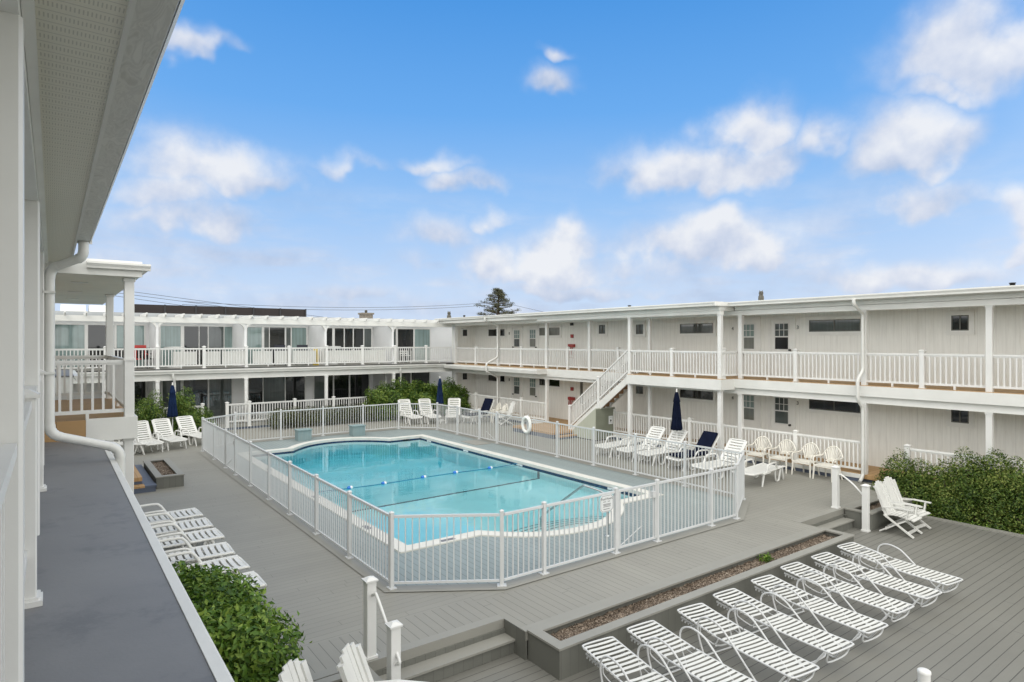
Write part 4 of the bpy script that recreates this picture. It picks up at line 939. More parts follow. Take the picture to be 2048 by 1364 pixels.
# strap loungers on the lower deck
def make_strap():
    t = thing('strap_lounger', '', 'lounger'); W = .50; zs = .335; ox = -.98; L = 1.96
    fr = MB(); pts = []
    def zat(x): return zs + (max(0, .78 - x) * .10)
    for s_ in (-1, 1):
        fr.tube([(ox + .06, s_ * W / 2, zat(.06)), (ox + .4, s_ * W / 2, zat(.4)), (ox + .78, s_ * W / 2, zat(.78))], .0135, 7)
        fr.tube([(ox + .80, s_ * (W / 2 + .005), zs), (ox + 1.3, s_ * (W / 2 + .005), zs - .012), (ox + 1.92, s_ * (W / 2 + .005), zs)], .0135, 7)
    fr.tube(smoothpath([(ox + .06, -W / 2, zat(.06)), (ox + .015, -W / 2 + .05, zat(0)), (ox + .015, W / 2 - .05, zat(0)), (ox + .06, W / 2, zat(.06))], 4), .0135, 7)
    fr.tube(smoothpath([(ox + 1.92, -W / 2, zs), (ox + 1.955, -W / 2 + .05, zs), (ox + 1.955, W / 2 - .05, zs), (ox + 1.92, W / 2, zs)], 4), .0135, 7)
    fr.build('frame', 'coat', t)
    def straps(x0, x1, name):
        m = MB(); n = int((x1 - x0) / .077)
        for k in range(n):
            x = x0 + (k + .5) * (x1 - x0) / n; z = zat(x); sag = .005 + .003 * random.random(); ys_ = [-W / 2 - .016, -W / 2 + .03, -W / 6, W / 6, W / 2 - .03, W / 2 + .016]; dz = [-.004, .014, .014 - sag, .014 - sag, .014, -.004]
            vs = []; h = .0225
            for y, d_ in zip(ys_, dz): vs += [(ox + x - h, y, z + d_), (ox + x + h, y, z + d_), (ox + x + h, y, z + d_ - .004), (ox + x - h, y, z + d_ - .004)]
            fs = []
            for i in range(5):
                a, b = i * 4, i * 4 + 4
                fs += [(a, a + 1, b + 1, b), (a + 1, a + 2, b + 2, b + 1), (a + 2, a + 3, b + 3, b + 2), (a + 3, a, b, b + 3)]
            m.add(vs, fs)
        m.build(name, 'strap', t)
    straps(.05, .76, 'backrest'); straps(.84, 1.93, 'seat')
    for s_ in (-1, 1):
        y = s_ * (W / 2 + .045)
        MB().tube(smoothpath([(ox + .60, y, .0), (ox + .50, y, .22), (ox + .475, y, .38), (ox + .52, y, .49), (ox + .66, y, .555), (ox + .86, y, .53), (ox + 1.02, y, .43), (ox + 1.35, y, .16), (ox + 1.50, y, .045), (ox + 1.60, y, .016), (ox + 1.68, y, .05), (ox + 1.86, y - s_ * .03, zs - .02)], 6), .0135, 7).build('arm', 'coat', t)
        MB().tube(smoothpath([(ox + .50, y - s_ * .02, .36), (ox + .52, y - s_ * .02, .28), (ox + .72, y - s_ * .02, .235), (ox + .78, y - s_ * .02, .25), (ox + .82, y - s_ * .025, zs - .01)], 5), .009, 6).build('hinge_rod', 'coat', t)
    r = MB()
    r.tube([(ox + .60, -W / 2 - .045, .014), (ox + .60, W / 2 + .045, .014)], .0125, 7); r.build('rear_foot', 'coat', t)
    MB().tube(smoothpath([(ox + 1.50, -W / 2 - .045, .05), (ox + 1.56, -W / 2 + .05, .014), (ox + 1.56, W / 2 - .05, .014), (ox + 1.50, W / 2 + .045, .05)], 5), .0125, 7).build('front_foot', 'coat', t)
    MB().tube(smoothpath([(ox + 1.9, -W / 2, zs - .02), (ox + 1.86, -W / 2 + .06, .17), (ox + 1.86, W / 2 - .06, .17), (ox + 1.9, W / 2, zs - .02)], 5), .0115, 7).build('brace', 'coat', t)
    MB().tube(smoothpath([(ox + .80, -W / 2 - .04, .24), (ox + .76, -W / 4, .19), (ox + .76, W / 4, .19), (ox + .80, W / 2 + .04, .24)], 5), .0115, 7).build('brace', 'coat', t)
    for s_ in (-1, 1):
        k = MB(); k.bar((ox + .08, s_ * (W / 2 - .02), zs + .0), (ox + .42, s_ * (W / 2 - .02), zs - .03), .006, .028)
        for q in range(5): k.bar((ox + .12 + q * .06, s_ * (W / 2 - .02), zs - .01), (ox + .10 + q * .06, s_ * (W / 2 - .02), zs - .055), .006, .02)
        k.build('ratchet', 'coat', t)
    return t
stp = make_strap(); us = False
G2 = 'white strap loungers in a row on the lower deck'
words = ['nearest the left steps', 'second from the left steps', 'third from the left steps', 'fourth from the left steps', 'fifth from the left steps', 'sixth from the left steps', 'seventh from the left steps', 'eighth and last, farthest from the left steps']
for i, x in enumerate((5.62, 6.47, 7.46, 8.38, 9.36, 10.34, 11.28, 12.22)):
    place(stp, us, (x, 4.92 + random.uniform(-.03, .03), -.385), R(-96 + random.uniform(-2.4, 2.4)), 'white strap lounger behind the long planter, %s' % words[i], G2); us = True

# folding high-back chairs
def make_folding():
    """faces -y; origin on the deck under the seat"""
    t = thing('folding_chair', '', 'chair'); W = .50; tilt = R(20)
    b = MB(); n = 6; Lb = .80
    M0 = Matrix.Translation((0, .20, .36)) @ Matrix.Rotation(-tilt, 4, 'X')
    for k in range(n):
        w = W / n; x = -W / 2 + (k + .5) * w; top = Lb - .10 * abs((k - 2.5) / 2.5) ** 2; 
        b.add([(x - w * .465, -.012 + .03 * ((k - 2.5) / 2.5) ** 2 * -1, 0), (x + w * .465, -.012 + .03 * ((k - 2.5) / 2.5) ** 2 * -1, 0), (x + w * .465, -.035 * ((k - 2.5) / 2.5) ** 2, top), (x - w * .465, -.035 * ((k - 2.5) / 2.5) ** 2, top), (x - w * .465, .016, 0), (x + w * .465, .016, 0), (x + w * .465, .016, top), (x - w * .465, .016, top)], [(0, 1, 2, 3), (7, 6, 5, 4), (0, 4, 5, 1), (2, 6, 7, 3), (1, 5, 6, 2), (0, 3, 7, 4)])
    b.xf(M0).build('backrest', 'plastic', t)
    c = MB()
    for z in (.14, .42, .66): c.box(-W / 2 + .02, W / 2 - .02, .017, .04, z, z + .05)
    c.xf(M0).build('back_rail', 'plastic', t)
    s = MB()
    for k in range(7):
        y = .16 - k * .082; z = .40 + .035 * math.sin(k / 6 * PI * .9 + .5) - .02 * k / 6 + .012; s.bar((-W / 2, y, z), (W / 2, y, z), .068, .02, (0, .12 if k < 5 else -.35, 1))
    s.build('seat', 'plastic', t)
    for s_ in (-1, 1):
        x = s_ * (W / 2 + .02)
        MB().bar((x, .26, .58), (x, .0, .62), .055, .026).bar((x, 0, .62), (x, -.36, .615), .058, .026).build('armrest', 'plastic', t)
        MB().bar((x, -.22, .40), (x, -.25, .605), .03, .05, (1, 0, 0)).build('arm_post', 'plastic', t)
        MB().bar((x * .96, .24, .42), (x * .96, -.36, .02), .03, .055, (1, 0, 0)).build('leg', 'plastic', t); MB().bar((x * .84, -.20, .36), (x * .84, .34, .02), .03, .055, (1, 0, 0)).build('leg', 'plastic', t)
    MB().bar((-W / 2, -.25, .095), (W / 2, -.25, .095), .02, .07).build('stretcher', 'plastic', t); MB().bar((-W / 2 + .04, .22, .095), (W / 2 - .04, .22, .095), .02, .07).build('stretcher', 'plastic', t)
    return t
fc = make_folding(); uc = False
for i, (x, y, z, a, l) in enumerate([(15.47, 6.12, -.385, 3, 'white folding chair nearer the right step handrail'), (16.08, 6.18, -.385, -2, 'white folding chair beside the hedge, farther from the handrail'), (2.84, 6.02, -.385, 46, 'white slatted chair in front of the left step posts'), (2.22, 6.02, -.385, 43, 'white slatted chair half hidden by the bush at the left')]):
    place(fc, uc, (x, y, z), R(a), l, 'white folding chairs on the lower deck'); uc = True
place(fc, True, (17.35, 24.05, 0), R(-105), 'white high back chair by the far porch railing behind the life ring', 'white folding chairs on the lower deck')

# shell back resin chairs
def make_shell():
    """faces -y"""
    t = thing('shell_chair', '', 'chair'); s = MB()
    poly = [(-.24, -.24), (.24, -.24), (.25, 0), (.21, .20), (-.21, .20), (-.25, 0)]
    s.prism(poly, .40, .425); s.build('seat', 'cream', t)
    b = MB(); n = 9
    def bp(a, r):
        u = a / R(52); q = r / .47
        return (u * (.085 + .165 * min(q, 1.1)), .19 + .13 * q - .05 * u * u, .43 + q * .47 * math.sqrt(max(.05, 1 - .55 * min(1.15, abs(u)) ** 2.2)))
    for k in range(n):
        a = R(-52 + 104 * k / (n - 1)); p = [bp(a, r) for r in (.06, .2, .36, .47)]
        b.tube(p, [.012, .016, .021, .017], 6, flat=.5)
    b.build('fan_slats', 'cream', t)
    MB().tube([bp(R(-62 + 124 * k / 16), .49 - .03 * abs(k - 8) / 8) for k in range(17)], .020, 7).tube([bp(R(-62 + 124 * k / 8), .13) for k in range(9)], .014, 6).build('back_rim', 'cream', t)
    for x in (-1, 1):
        e = bp(R(62 * x), .46)
        MB().tube(smoothpath([e, (x * .33, .12, .63), (x * .315, -.12, .635), (x * .295, -.23, .60), (x * .285, -.25, .42)], 5), .020, 7).build('armrest', 'cream', t)
        MB().tube([(x * .265, -.235, .43), (x * .285, -.27, 0)], [.030, .020], 6).build('leg', 'cream', t); MB().tube([(x * .20, .19, .43), (x * .245, .30, 0)], [.030, .020], 6).build('leg', 'cream', t)
    MB().bar((-.25, -.235, .39), (.25, -.235, .39), .02, .05).build('apron', 'cream', t)
    return t
sh = make_shell(); ush = False
for i, (x, y, a, l) in enumerate([(18.02, 11.22, -84, 'cream shell back chair nearest the porch column, first of four'), (18.0, 10.42, -90, 'cream shell back chair, second of four along the right porch'), (17.98, 9.66, -92, 'cream shell back chair, third of four along the right porch'), (17.92, 8.98, -95, 'cream shell back chair nearest the downspout, last of four'), (17.6, 25.35, -100, 'cream shell back chair by the far porch, left one'), (17.55, 24.7, -95, 'cream shell back chair by the far porch, between two others')]):
    place(sh, ush, (x, y, 0), R(a), l, 'cream shell back chairs'); ush = True

# umbrellas
def umbrella(x, y, label, canvas='navy', h=2.45, tilt=0, base=True, zc=.0):
    t = thing('patio_umbrella', label, 'umbrella', (x, y, zc), 0, 'closed navy patio umbrellas')
    MB().tube([(0, 0, .05), (0, 0, h - .04)], .02, 10).build('pole', 'vinyl', t)
    z1 = h - .08
    m = MB().lathe([(.03, z1), (.055, z1 - .08), (.085, z1 - .25), (.10, z1 - .32), (.085, z1 - .34), (.11, z1 - .6), (.135, z1 - .95), (.165, z1 - 1.22), (.15, z1 - 1.27), (.05, z1 - 1.24)], 48, (0, 0, 0), 8, .22); m.build('canopy', canvas, t)
    MB().lathe([(.025, h - .09), (.03, h - .05), (.018, h - .03), (.03, h), (.012, h + .03)], 12).build('finial', 'vinyl', t)
    MB().tube([(.0, 0, z1 - .8), (.0, 0, z1 - .84)], .137, 24).build('tie', canvas, t)
    for k in range(8):
        a = 2 * PI * k / 8; MB().tube([(.12 * math.cos(a), .12 * math.sin(a), z1 - 1.2), (.13 * math.cos(a), .13 * math.sin(a), z1 - 1.30)], .009, 5).build('rib_tip', 'vinyl', t)
    MB().lathe([(.24, 0), (.245, .04), (.20, .075), (.06, .10), (.035, .12), (.032, .32), (.024, .33)], 24).build('base', 'plastic', t)
    return t
umbrella(16.78, 13.45, 'closed navy umbrella before the long dark window on the right', 'navy', 2.36); umbrella(15.55, 27.1, 'closed navy umbrella before the bushes at the far corner', 'navyl', 2.22); umbrella(3.88, 28.2, 'closed navy umbrella behind the loungers on the left', 'navyl', 2.30)

# balcony furniture on the back wing
def bchair(x, label, mat, y=31.6, rz=0, back=.90):
    t = thing('balcony_chair', label, 'chair', (x, y, FZ + .06), rz, 'chairs on the back balcony')
    MB().box(-.26, .26, -.25, .25, .40, .44).build('seat', mat, t); MB().box(-.26, .26, .25, .285, .44, back).build('backrest', mat, t)
    for sx in (-1, 1):
        MB().tube([(sx * .27, -.25, .62), (sx * .27, .27, .64)], .018, 6).build('armrest', mat, t)
        for sy in (-1, 1): MB().tube([(sx * .25, sy * .24, 0), (sx * .25, sy * .24, .62 if sy < 0 else .5)], .016, 6).build('leg', 'black', t)
    return t
for (u, mt_, l, a) in [(280, 'redp', 'red plastic chair on the back balcony', 0), (292, 'black', 'black chair beside the red one on the back balcony', 15), (236, 'black', 'black chair behind the left porch column on the back balcony', -10), (560, 'charcoal', 'charcoal mesh chair on the back balcony, left of the party wall', 160), (603, 'charcoal', 'charcoal mesh chair on the back balcony beside the yellow board', 170)]:
    bchair(xat(u, 31.5), l, mt_, 31.5, R(a), 1.02 if mt_ in ('charcoal', 'redp') else .9)
def btable(x, label, zt=.92, mat='plastic'):
    t = thing('balcony_table', label, 'table', (x, 31.5, FZ + .06), 0, 'tables on the back balcony'); MB().lathe([(.02, zt - .04), (.42, zt - .03), (.44, zt), (.40, zt + .02), (.02, zt + .03)], 24).build('top', mat, t); MB().lathe([(.05, .05), (.04, zt - .04)], 10).build('stem', mat, t); MB().lathe([(.28, 0), (.26, .04), (.05, .06)], 16).build('base', mat, t)
btable(xat(349, 31.5), 'round white table on the back balcony near the red chair'); btable(xat(665, 31.5), 'round white table on the back balcony before dark glass doors')
yb = thing('surfboard', 'yellow board leaning inside the back balcony railing', 'board', (xat(632, 30.75), 30.75, FZ + .06))
MB().add([(-.14 + .0, 0, 0), (.14, 0, 0), (.17, .03, .4), (.13, .07, .78), (0, .09, .9), (-.13, .07, .78), (-.17, .03, .4), (-.14, .04, 0), (.14, .04, 0), (.17, .07, .4), (.13, .11, .78), (0, .13, .9), (-.13, .11, .78), (-.17, .07, .4)], [(0, 1, 2, 3, 4, 5, 6), (13, 12, 11, 10, 9, 8, 7)] + [(i, (i + 1) % 7, 7 + (i + 1) % 7, 7 + i) for i in range(7)]).build('deck', 'yellow', yb)
MB().box(-.02, .02, -.006, .0, .05, .7).build('stripe', 'black', yb)
wc = thing('balcony_chair', 'white chair behind the pickets of the rightmost balcony bay', 'chair', (xat(811, 31.2), 31.2, FZ + .06), 0, 'chairs on the back balcony')
MB().box(-.25, .25, -.24, .24, .40, .43).build('seat', 'plastic', wc)
for z in (.5, .62): MB().box(-.25, .25, .24, .27, z, z + .06).build('back_slat', 'plastic', wc)
for sx in (-1, 1):
    for sy in (-1, 1): MB().tube([(sx * .24, sy * .22, 0), (sx * .24, sy * .22, .68)], .017, 6).build('leg', 'plastic', wc)

# ------------------------------------------------------------------ plants
def leaves(name, mat, parent, base, blobs, count, size, up=.35, shell=(.72, 1.05), aspect=.5, lump=.14, zmin=None, seed=1, droop=0.0, exp=.035):
    """leaf-sized folded faces through the volume of ellipsoid clumps; blobs: (x,y,z,rx,ry,rz,weight)"""
    rg = np.random.default_rng(seed); W = np.array([b[6] if len(b) > 6 else b[3] * b[4] * b[5] for b in blobs]) ; W = W / W.sum()
    idx = rg.choice(len(blobs), count, p=W); B = np.array([b[:6] for b in blobs])[idx]
    v = rg.normal(size=(count, 3)); v /= np.linalg.norm(v, axis=1, keepdims=True)
    ph = np.sin(v[:, 0] * 5 + idx) * np.cos(v[:, 1] * 6 + idx * 2) + np.sin(v[:, 2] * 7 + v[:, 0] * 4 + idx)
    r = rg.uniform(shell[0], shell[1], count) ** 1.0 + lump * ph * .5 + rg.exponential(exp, count)
    c = B[:, :3] + v * B[:, 3:] * r[:, None]
    nrm = v + rg.normal(size=(count, 3)) * .55 + np.array([0, 0, up]); nrm /= np.linalg.norm(nrm, axis=1, keepdims=True)
    d = rg.normal(size=(count, 3)) + v * .9 + np.array([0, 0, .25 - droop]); d -= nrm * (d * nrm).sum(1, keepdims=True); d /= np.linalg.norm(d, axis=1, keepdims=True)
    s = np.cross(nrm, d); L = size * rg.uniform(.55, 1.25, count)[:, None]
    if zmin is not None: k = c[:, 2] > zmin; c, d, s, nrm, L = c[k], d[k], s[k], nrm[k], L[k]
    n = len(c); w = L * aspect * .5
    p0 = c; p1 = c + d * L * .45 + s * w + nrm * L * .10; p2 = c + d * L; p3 = c + d * L * .45 - s * w + nrm * L * .10
    V = np.stack([p0, p1, p2, p3], 1).reshape(-1, 3) - np.array(base)
    me = bpy.data.meshes.new(name); me.vertices.add(4 * n); me.vertices.foreach_set('co', V.astype(np.float32).ravel())
    i = np.arange(n) * 4; F = np.stack([i, i + 1, i + 2, i, i + 2, i + 3], 1).ravel()
    me.loops.add(6 * n); me.loops.foreach_set('vertex_index', F.astype(np.int32)); me.polygons.add(2 * n)
    me.polygons.foreach_set('loop_start', (np.arange(2 * n) * 3).astype(np.int32)); me.polygons.foreach_set('loop_total', np.full(2 * n, 3, np.int32)); me.update(calc_edges=True); me.validate()
    me.materials.append(M[mat]); o = bpy.data.objects.new(name, me); COL.objects.link(o); o.parent = parent; return o
def branches(parent, base, blobs, z0, n, seed=3, r=.016):
    rd = random.Random(seed); m = MB()
    for b in blobs:
        for _ in range(n):
            a = Vector((b[0] + rd.uniform(-.3, .3) * b[3], b[1] + rd.uniform(-.3, .3) * b[4], z0)); v = Vector((rd.gauss(0, 1), rd.gauss(0, 1), rd.gauss(.4, .8))).normalized()
            e = Vector((b[0] + v.x * b[3] * .9, b[1] + v.y * b[4] * .9, b[2] + v.z * b[5] * .9)); k = a.lerp(e, .5) + Vector((rd.uniform(-.08, .08), rd.uniform(-.08, .08), .08))
            m.tube([a, k, e], [r, r * .7, r * .3], 5)
    m.build('branches', 'bark', parent, base)
def shrub(name, label, cat, blobs, count, size, mat, z0, seed, **kw):
    bx = sum(b[0] for b in blobs) / len(blobs); by = sum(b[1] for b in blobs) / len(blobs); base = (bx, by, z0)
    t = thing(name, label, cat, base, 0, kw.pop('group', None)); nb_ = kw.pop('nb', 8); inr = kw.pop('inner', .33)
    leaves('foliage', mat, t, base, blobs, count, size, seed=seed, zmin=z0 + .02, **kw)
    leaves('inner_foliage', mat, t, base, [(b[0], b[1], b[2], b[3] * .7, b[4] * .7, b[5] * .7) for b in blobs], int(count * inr), size * 1.25, seed=seed + 50, zmin=z0 + .02, shell=(.3, 1.0))
    branches(t, base, blobs, z0, nb_, seed); return t
shrub('privet_bush', 'big leafy green bush beside the dark ledge roof', 'bush', [(1.45, 8.35, .42, .75, .95, .60), (1.1, 9.05, .5, .6, .62, .52), (1.75, 7.55, .30, .58, .72, .58), (1.2, 7.6, .45, .6, .6, .6), (1.55, 8.9, .45, .55, .55, .52)], 23000, .092, 'leaf_near', -.2, 21, aspect=.46, nb=7, lump=.18)
hb_ = []
rd = random.Random(5)
for k in range(17):
    y = 7.15 - k * .52; top = .90 + .50 * min(1, max(0, (6.6 - y) / 1.9)) + rd.uniform(-.07, .07); zc = top - .72
    hb_.append((18.02 + rd.uniform(-.06, .06), y, zc, .42 + rd.uniform(-.03, .08), .44, .72 + rd.uniform(-.08, .10)))
    hb_.append((17.82 + rd.uniform(-.06, .06), y + rd.uniform(-.25, .25), zc - .25 + rd.uniform(-.1, .12), .38, .42, .62))
    hb_.append((17.86 + rd.uniform(-.05, .05), y + rd.uniform(-.2, .2), -.15, .38, .46, .42))
shrub('hedge', 'dense green hedge along the right edge of the lower deck', 'hedge', hb_, 112000, .058, 'leaf_hedge', -.5, 33, aspect=.55, nb=4, lump=.15, shell=(.80, 1.0), exp=.02, inner=.5)
gc = [(17.56 + rd.uniform(-.1, .1), 6.6 - k * .45, -.46, .26, .4, .16) for k in range(16)]
g_ = leaves('ground_cover', 'leaf_near', None, (0, 0, 0), gc, 9000, .05, seed=8, shell=(.4, 1.05)); tag(g_, kind='stuff')
tag(g_, 'low green ground cover along the hedge foot', 'ground cover')
jb = [[(13.3, 29.3, .85, .65, .6, .80), (14.3, 29.35, .95, .85, .65, .85), (13.75, 29.2, .5, .9, .6, .5)], [(15.2, 29.4, .85, .85, .65, .80), (16.0, 29.3, .75, .75, .6, .78)], [(17.1, 29.3, .85, .80, .65, .80), (17.8, 29.2, .65, .65, .55, .70)]]
for b, l, sd in zip(jb, ('dark green juniper bush left of the far navy umbrella', 'dark green juniper bush behind the far loungers', 'rounded green juniper bush right of the far navy umbrella'), (41, 42, 43)):
    shrub('juniper_bush', l, 'bush', b, 12000, .15, 'leaf_juniper', 0, sd, aspect=.36, nb=10, lump=.42, group='junipers by the back porch')
lh = [(8.3 + .75 * k, 29.1 + rd.uniform(-.08, .08), .42, .5, .42, .50) for k in range(8)]
shrub('clipped_hedge', 'low brownish green clipped hedge along the back porch', 'hedge', lh, 20000, .06, 'leaf_low', 0, 51, aspect=.5, nb=12, lump=.1)
for b, l, sd, n_ in (([(3.2, 28.9, 1.05, .5, .5, .75), (2.6, 28.7, .7, .55, .5, .6)], 'dark sparse bush left of the left navy umbrella', 61, 6000), ([(4.35, 29.0, 1.25, .48, .4, .68), (4.2, 28.9, .6, .55, .45, .55)], 'upright green bush right of the left navy umbrella', 62, 6000), ([(4.85, 28.6, .60, .62, .5, .52)], 'rounded light green bush behind the left loungers', 63, 5000)):
    shrub('porch_bush', l, 'bush', b, n_, .085, 'leaf_juniper', 0, sd, aspect=.45, nb=14, lump=.3, group='bushes by the back porch')
sp = thing('small_weed', 'small green plant growing in the long planter mulch', 'plant', (10.55, 6.42, -.07))
leaves('foliage', 'leaf_near', sp, (10.55, 6.42, -.07), [(10.55, 6.42, -.03, .13, .11, .07)], 160, .06, seed=71, shell=(.2, 1.1)); MB().tube([(0, 0, -.03), (.01, 0, .07)], .006, 5).build('stem', 'bark', sp)
# the pine beyond the roof corner
pt = thing('pine_tree', 'open crowned pine tree standing beyond the roof corner', 'tree', (37.4, 53, -.6)); PBs = (37.4, 53, -.6)
MB().tube([(37.4, 53, -.6), (37.45, 53, 4), (37.4, 53.05, 7.5), (37.5, 53, 9.6)], [.30, .24, .13, .03], 8).build('trunk', 'bark', pt, PBs)
rd = random.Random(19); bl = []; lm = MB()
for k in range(52):
    z = 4.2 + 5.3 * (k / 52) ** .9; t = (z - 4.2) / 5.4; reach = (4.2 * (1 - t) ** .85 + .12) * rd.uniform(.38, 1.15); a = k * 2.4 + rd.uniform(-.4, .4)
    e = Vector((37.45 + reach * math.cos(a), 53 + reach * math.sin(a), z + reach * .16 - .1)); mid = Vector((37.45, 53, z)).lerp(e, .55) + Vector((0, 0, -.08))
    lm.tube([(37.45, 53, z - .1), mid, e], [.06, .04, .014], 5)
    for q in (.3, .5, .7, .88, 1.02):
        c = Vector((37.45, 53, z)).lerp(e, q); s_ = .11 + .17 * rd.random(); bl.append((c.x + rd.uniform(-.15, .15), c.y + rd.uniform(-.15, .15), c.z + .06, s_ * 1.5, s_ * 1.5, s_ * .62))
lm.build('limbs', 'bark', pt, PBs)
leaves('crown', 'leaf_pine', pt, PBs, bl, 15000, .16, seed=91, shell=(.2, 1.1), aspect=.28, up=.6)

# ------------------------------------------------------------------ sky, sun, camera
wd = bpy.data.worlds.new('World'); S.world = wd; wd.use_nodes = True; nt = wd.node_tree; nt.nodes.clear()
SUN_EL, SUN_AZ = R(50), R(226)          # azimuth clockwise from +y
sky = N(nt, 'ShaderNodeTexSky', sky_type='NISHITA', sun_disc=False, sun_elevation=SUN_EL, sun_rotation=SUN_AZ, air_density=1.0, dust_density=.6, ozone_density=2.0)
tc = N(nt, 'ShaderNodeTexCoord').outputs['Generated']
sep = N(nt, 'ShaderNodeSeparateXYZ'); nt.links.new(tc, sep.inputs[0])
az = math_n(nt, 'MULTIPLY', math_n(nt, 'ARCTAN2', sep.outputs[0], sep.outputs[1]), 180 / PI)
el = math_n(nt, 'MULTIPLY', math_n(nt, 'ARCSINE', sep.outputs[2]), 180 / PI)
wn = noise(nt, 6.5, 5, .52, tc); wn2 = noise(nt, 17.0, 5, .55, tc); wn3 = noise(nt, 3.0, 3, .5, tc)
wx = math_n(nt, 'ADD', math_n(nt, 'MULTIPLY_ADD', noise(nt, 9.0, 3, .5, tc), 8.0, -4.0), az); wy = math_n(nt, 'ADD', math_n(nt, 'MULTIPLY_ADD', noise(nt, 13.0, 3, .5, tc), 5.0, -2.5), el)
wob = math_n(nt, 'ADD', math_n(nt, 'MULTIPLY', wn, 1.75), math_n(nt, 'MULTIPLY', wn2, .75))
# cumulus heaps: azimuth, elevation, half-width, half-height in degrees, weight
CL = [(73.4,20.2,3.8,3.7,1.05),(70.7,18.4,2.2,1.3,0.8),(54.5,14.7,7.1,2.4,1.15),(57.2,17.1,3.2,2.4,1.15),(62.1,15.6,2.6,2.1,0.8),(50.3,14.8,3.3,1.8,1.0),(68.7,13.9,3.6,3.1,1.15),(71.0,14.3,2.8,2.3,1.0),(70.4,10.7,3.5,1.7,1.05),(66.4,10.0,2.1,1.0,0.7),(53.3,8.1,7.2,2.4,1.2),(54.1,9.7,3.3,1.8,1.1),(59.0,6.9,2.4,1.9,0.9),(49.4,6.4,5.2,1.6,0.8),(40.4,7.9,3.2,2.8,1.0),(41.1,9.7,1.8,1.8,0.9),(35.4,7.1,3.7,2.1,0.95),(40.0,6.1,6.0,1.4,0.8),(30.3,9.3,5.0,2.1,0.75),(34.9,11.1,1.8,1.4,0.7),(27.1,7.0,2.7,1.4,0.5),(11.3,14.1,6.4,2.5,0.85),(14.4,13.4,4.4,1.7,0.8),(8.4,11.8,3.2,2.0,0.85),(9.8,10.1,4.0,1.9,0.95),(7.3,8.9,2.8,1.6,0.7),(32.4,14.1,3.0,1.4,0.95),(29.4,15.8,4.1,1.1,0.7),(22.7,15.5,3.9,1.1,0.45),(39.7,22.3,2.2,1.5,0.95),(40.5,24.9,1.4,0.7,0.7),(9.5,23.0,2.7,1.1,0.9),(7.0,15.0,2.1,1.2,0.5),(10.2,6.3,1.9,1.4,0.65),(4.2,6.4,1.6,1.2,0.6),(75.6,8.7,1.2,2.1,1.1),(75.7,6.2,1.1,1.4,0.9),(66.7,4.7,7.6,1.4,0.9),(63.2,5.9,2.9,1.2,0.7),(44.5,4.7,9.0,1.1,0.7),(21.9,4.2,10.8,1.1,0.55),(9.8,3.9,5.5,1.0,0.5)]
acc = None; low = None
for (a, e, w_, h_, k) in CL:
    dx = math_n(nt, 'DIVIDE', math_n(nt, 'SUBTRACT', wx, a), w_ * 1.18); dy = math_n(nt, 'DIVIDE', math_n(nt, 'SUBTRACT', wy, e), h_ * 1.2)
    dy2 = math_n(nt, 'MULTIPLY', dy, math_n(nt, 'MULTIPLY_ADD', math_n(nt, 'LESS_THAN', dy, 0.0), .75, 1.0))     # flatter undersides
    r2 = math_n(nt, 'ADD', math_n(nt, 'MULTIPLY', dx, dx), math_n(nt, 'MULTIPLY', dy2, dy2))
    g1 = math_n(nt, 'MULTIPLY', math_n(nt, 'EXPONENT', math_n(nt, 'MULTIPLY', r2, -1.0)), k)
    acc = g1 if acc is None else math_n(nt, 'MAXIMUM', acc, g1)
    s1 = math_n(nt, 'MULTIPLY', g1, math_n(nt, 'ADD', dy, .25)); low = s1 if low is None else math_n(nt, 'ADD', low, s1)
f0 = math_n(nt, 'ADD', acc, math_n(nt, 'MULTIPLY', math_n(nt, 'SUBTRACT', wob, 1.25), math_n(nt, 'MULTIPLY_ADD', acc, 1.05, .30)))
mr = N(nt, 'ShaderNodeMapRange', interpolation_type='SMOOTHSTEP'); nt.links.new(f0, mr.inputs[0]); mr.inputs[1].default_value = .12; mr.inputs[2].default_value = .90; mr.inputs[4].default_value = .92
cf = mr.outputs[0]
# billow shading: compare the cloud noise with the same noise a little higher up
smp = N(nt, 'ShaderNodeMapping'); nt.links.new(tc, smp.inputs[0]); smp.inputs['Scale'].default_value = (1, 1, 4.5)
stn = noise(nt, 4.2, 6, .58, smp.outputs[0])
sbd = math_n(nt, 'EXPONENT', math_n(nt, 'MULTIPLY', math_n(nt, 'POWER', math_n(nt, 'DIVIDE', math_n(nt, 'ABSOLUTE', math_n(nt, 'SUBTRACT', el, 5.0)), 6.5), 2.0), -1.0))
sm = N(nt, 'ShaderNodeMapRange', interpolation_type='SMOOTHSTEP'); nt.links.new(stn, sm.inputs[0]); sm.inputs[1].default_value = .40; sm.inputs[2].default_value = .72; sm.inputs[4].default_value = .85
cf = math_n(nt, 'MAXIMUM', cf, math_n(nt, 'MULTIPLY', sm.outputs[0], sbd))
up_ = N(nt, 'ShaderNodeVectorMath', operation='ADD'); nt.links.new(tc, up_.inputs[0]); up_.inputs[1].default_value = (0.0, 0.0, .028)
bil = math_n(nt, 'ADD', math_n(nt, 'SUBTRACT', wn, noise(nt, 6.5, 5, .52, up_.outputs[0])), math_n(nt, 'MULTIPLY', math_n(nt, 'SUBTRACT', wn2, noise(nt, 17.0, 5, .55, up_.outputs[0])), .45))
lum = math_n(nt, 'ADD', math_n(nt, 'MULTIPLY_ADD', bil, 1.9, .36), math_n(nt, 'MULTIPLY', low, .50), clamp=True)
K = 10.0     # the sky strength below is 0.1
ccol = ramp(nt, lum, [(.10, (.47 * K, .56 * K, .74 * K)), (.5, (.66 * K, .71 * K, .83 * K)), (.92, (.88 * K, .89 * K, .92 * K))])
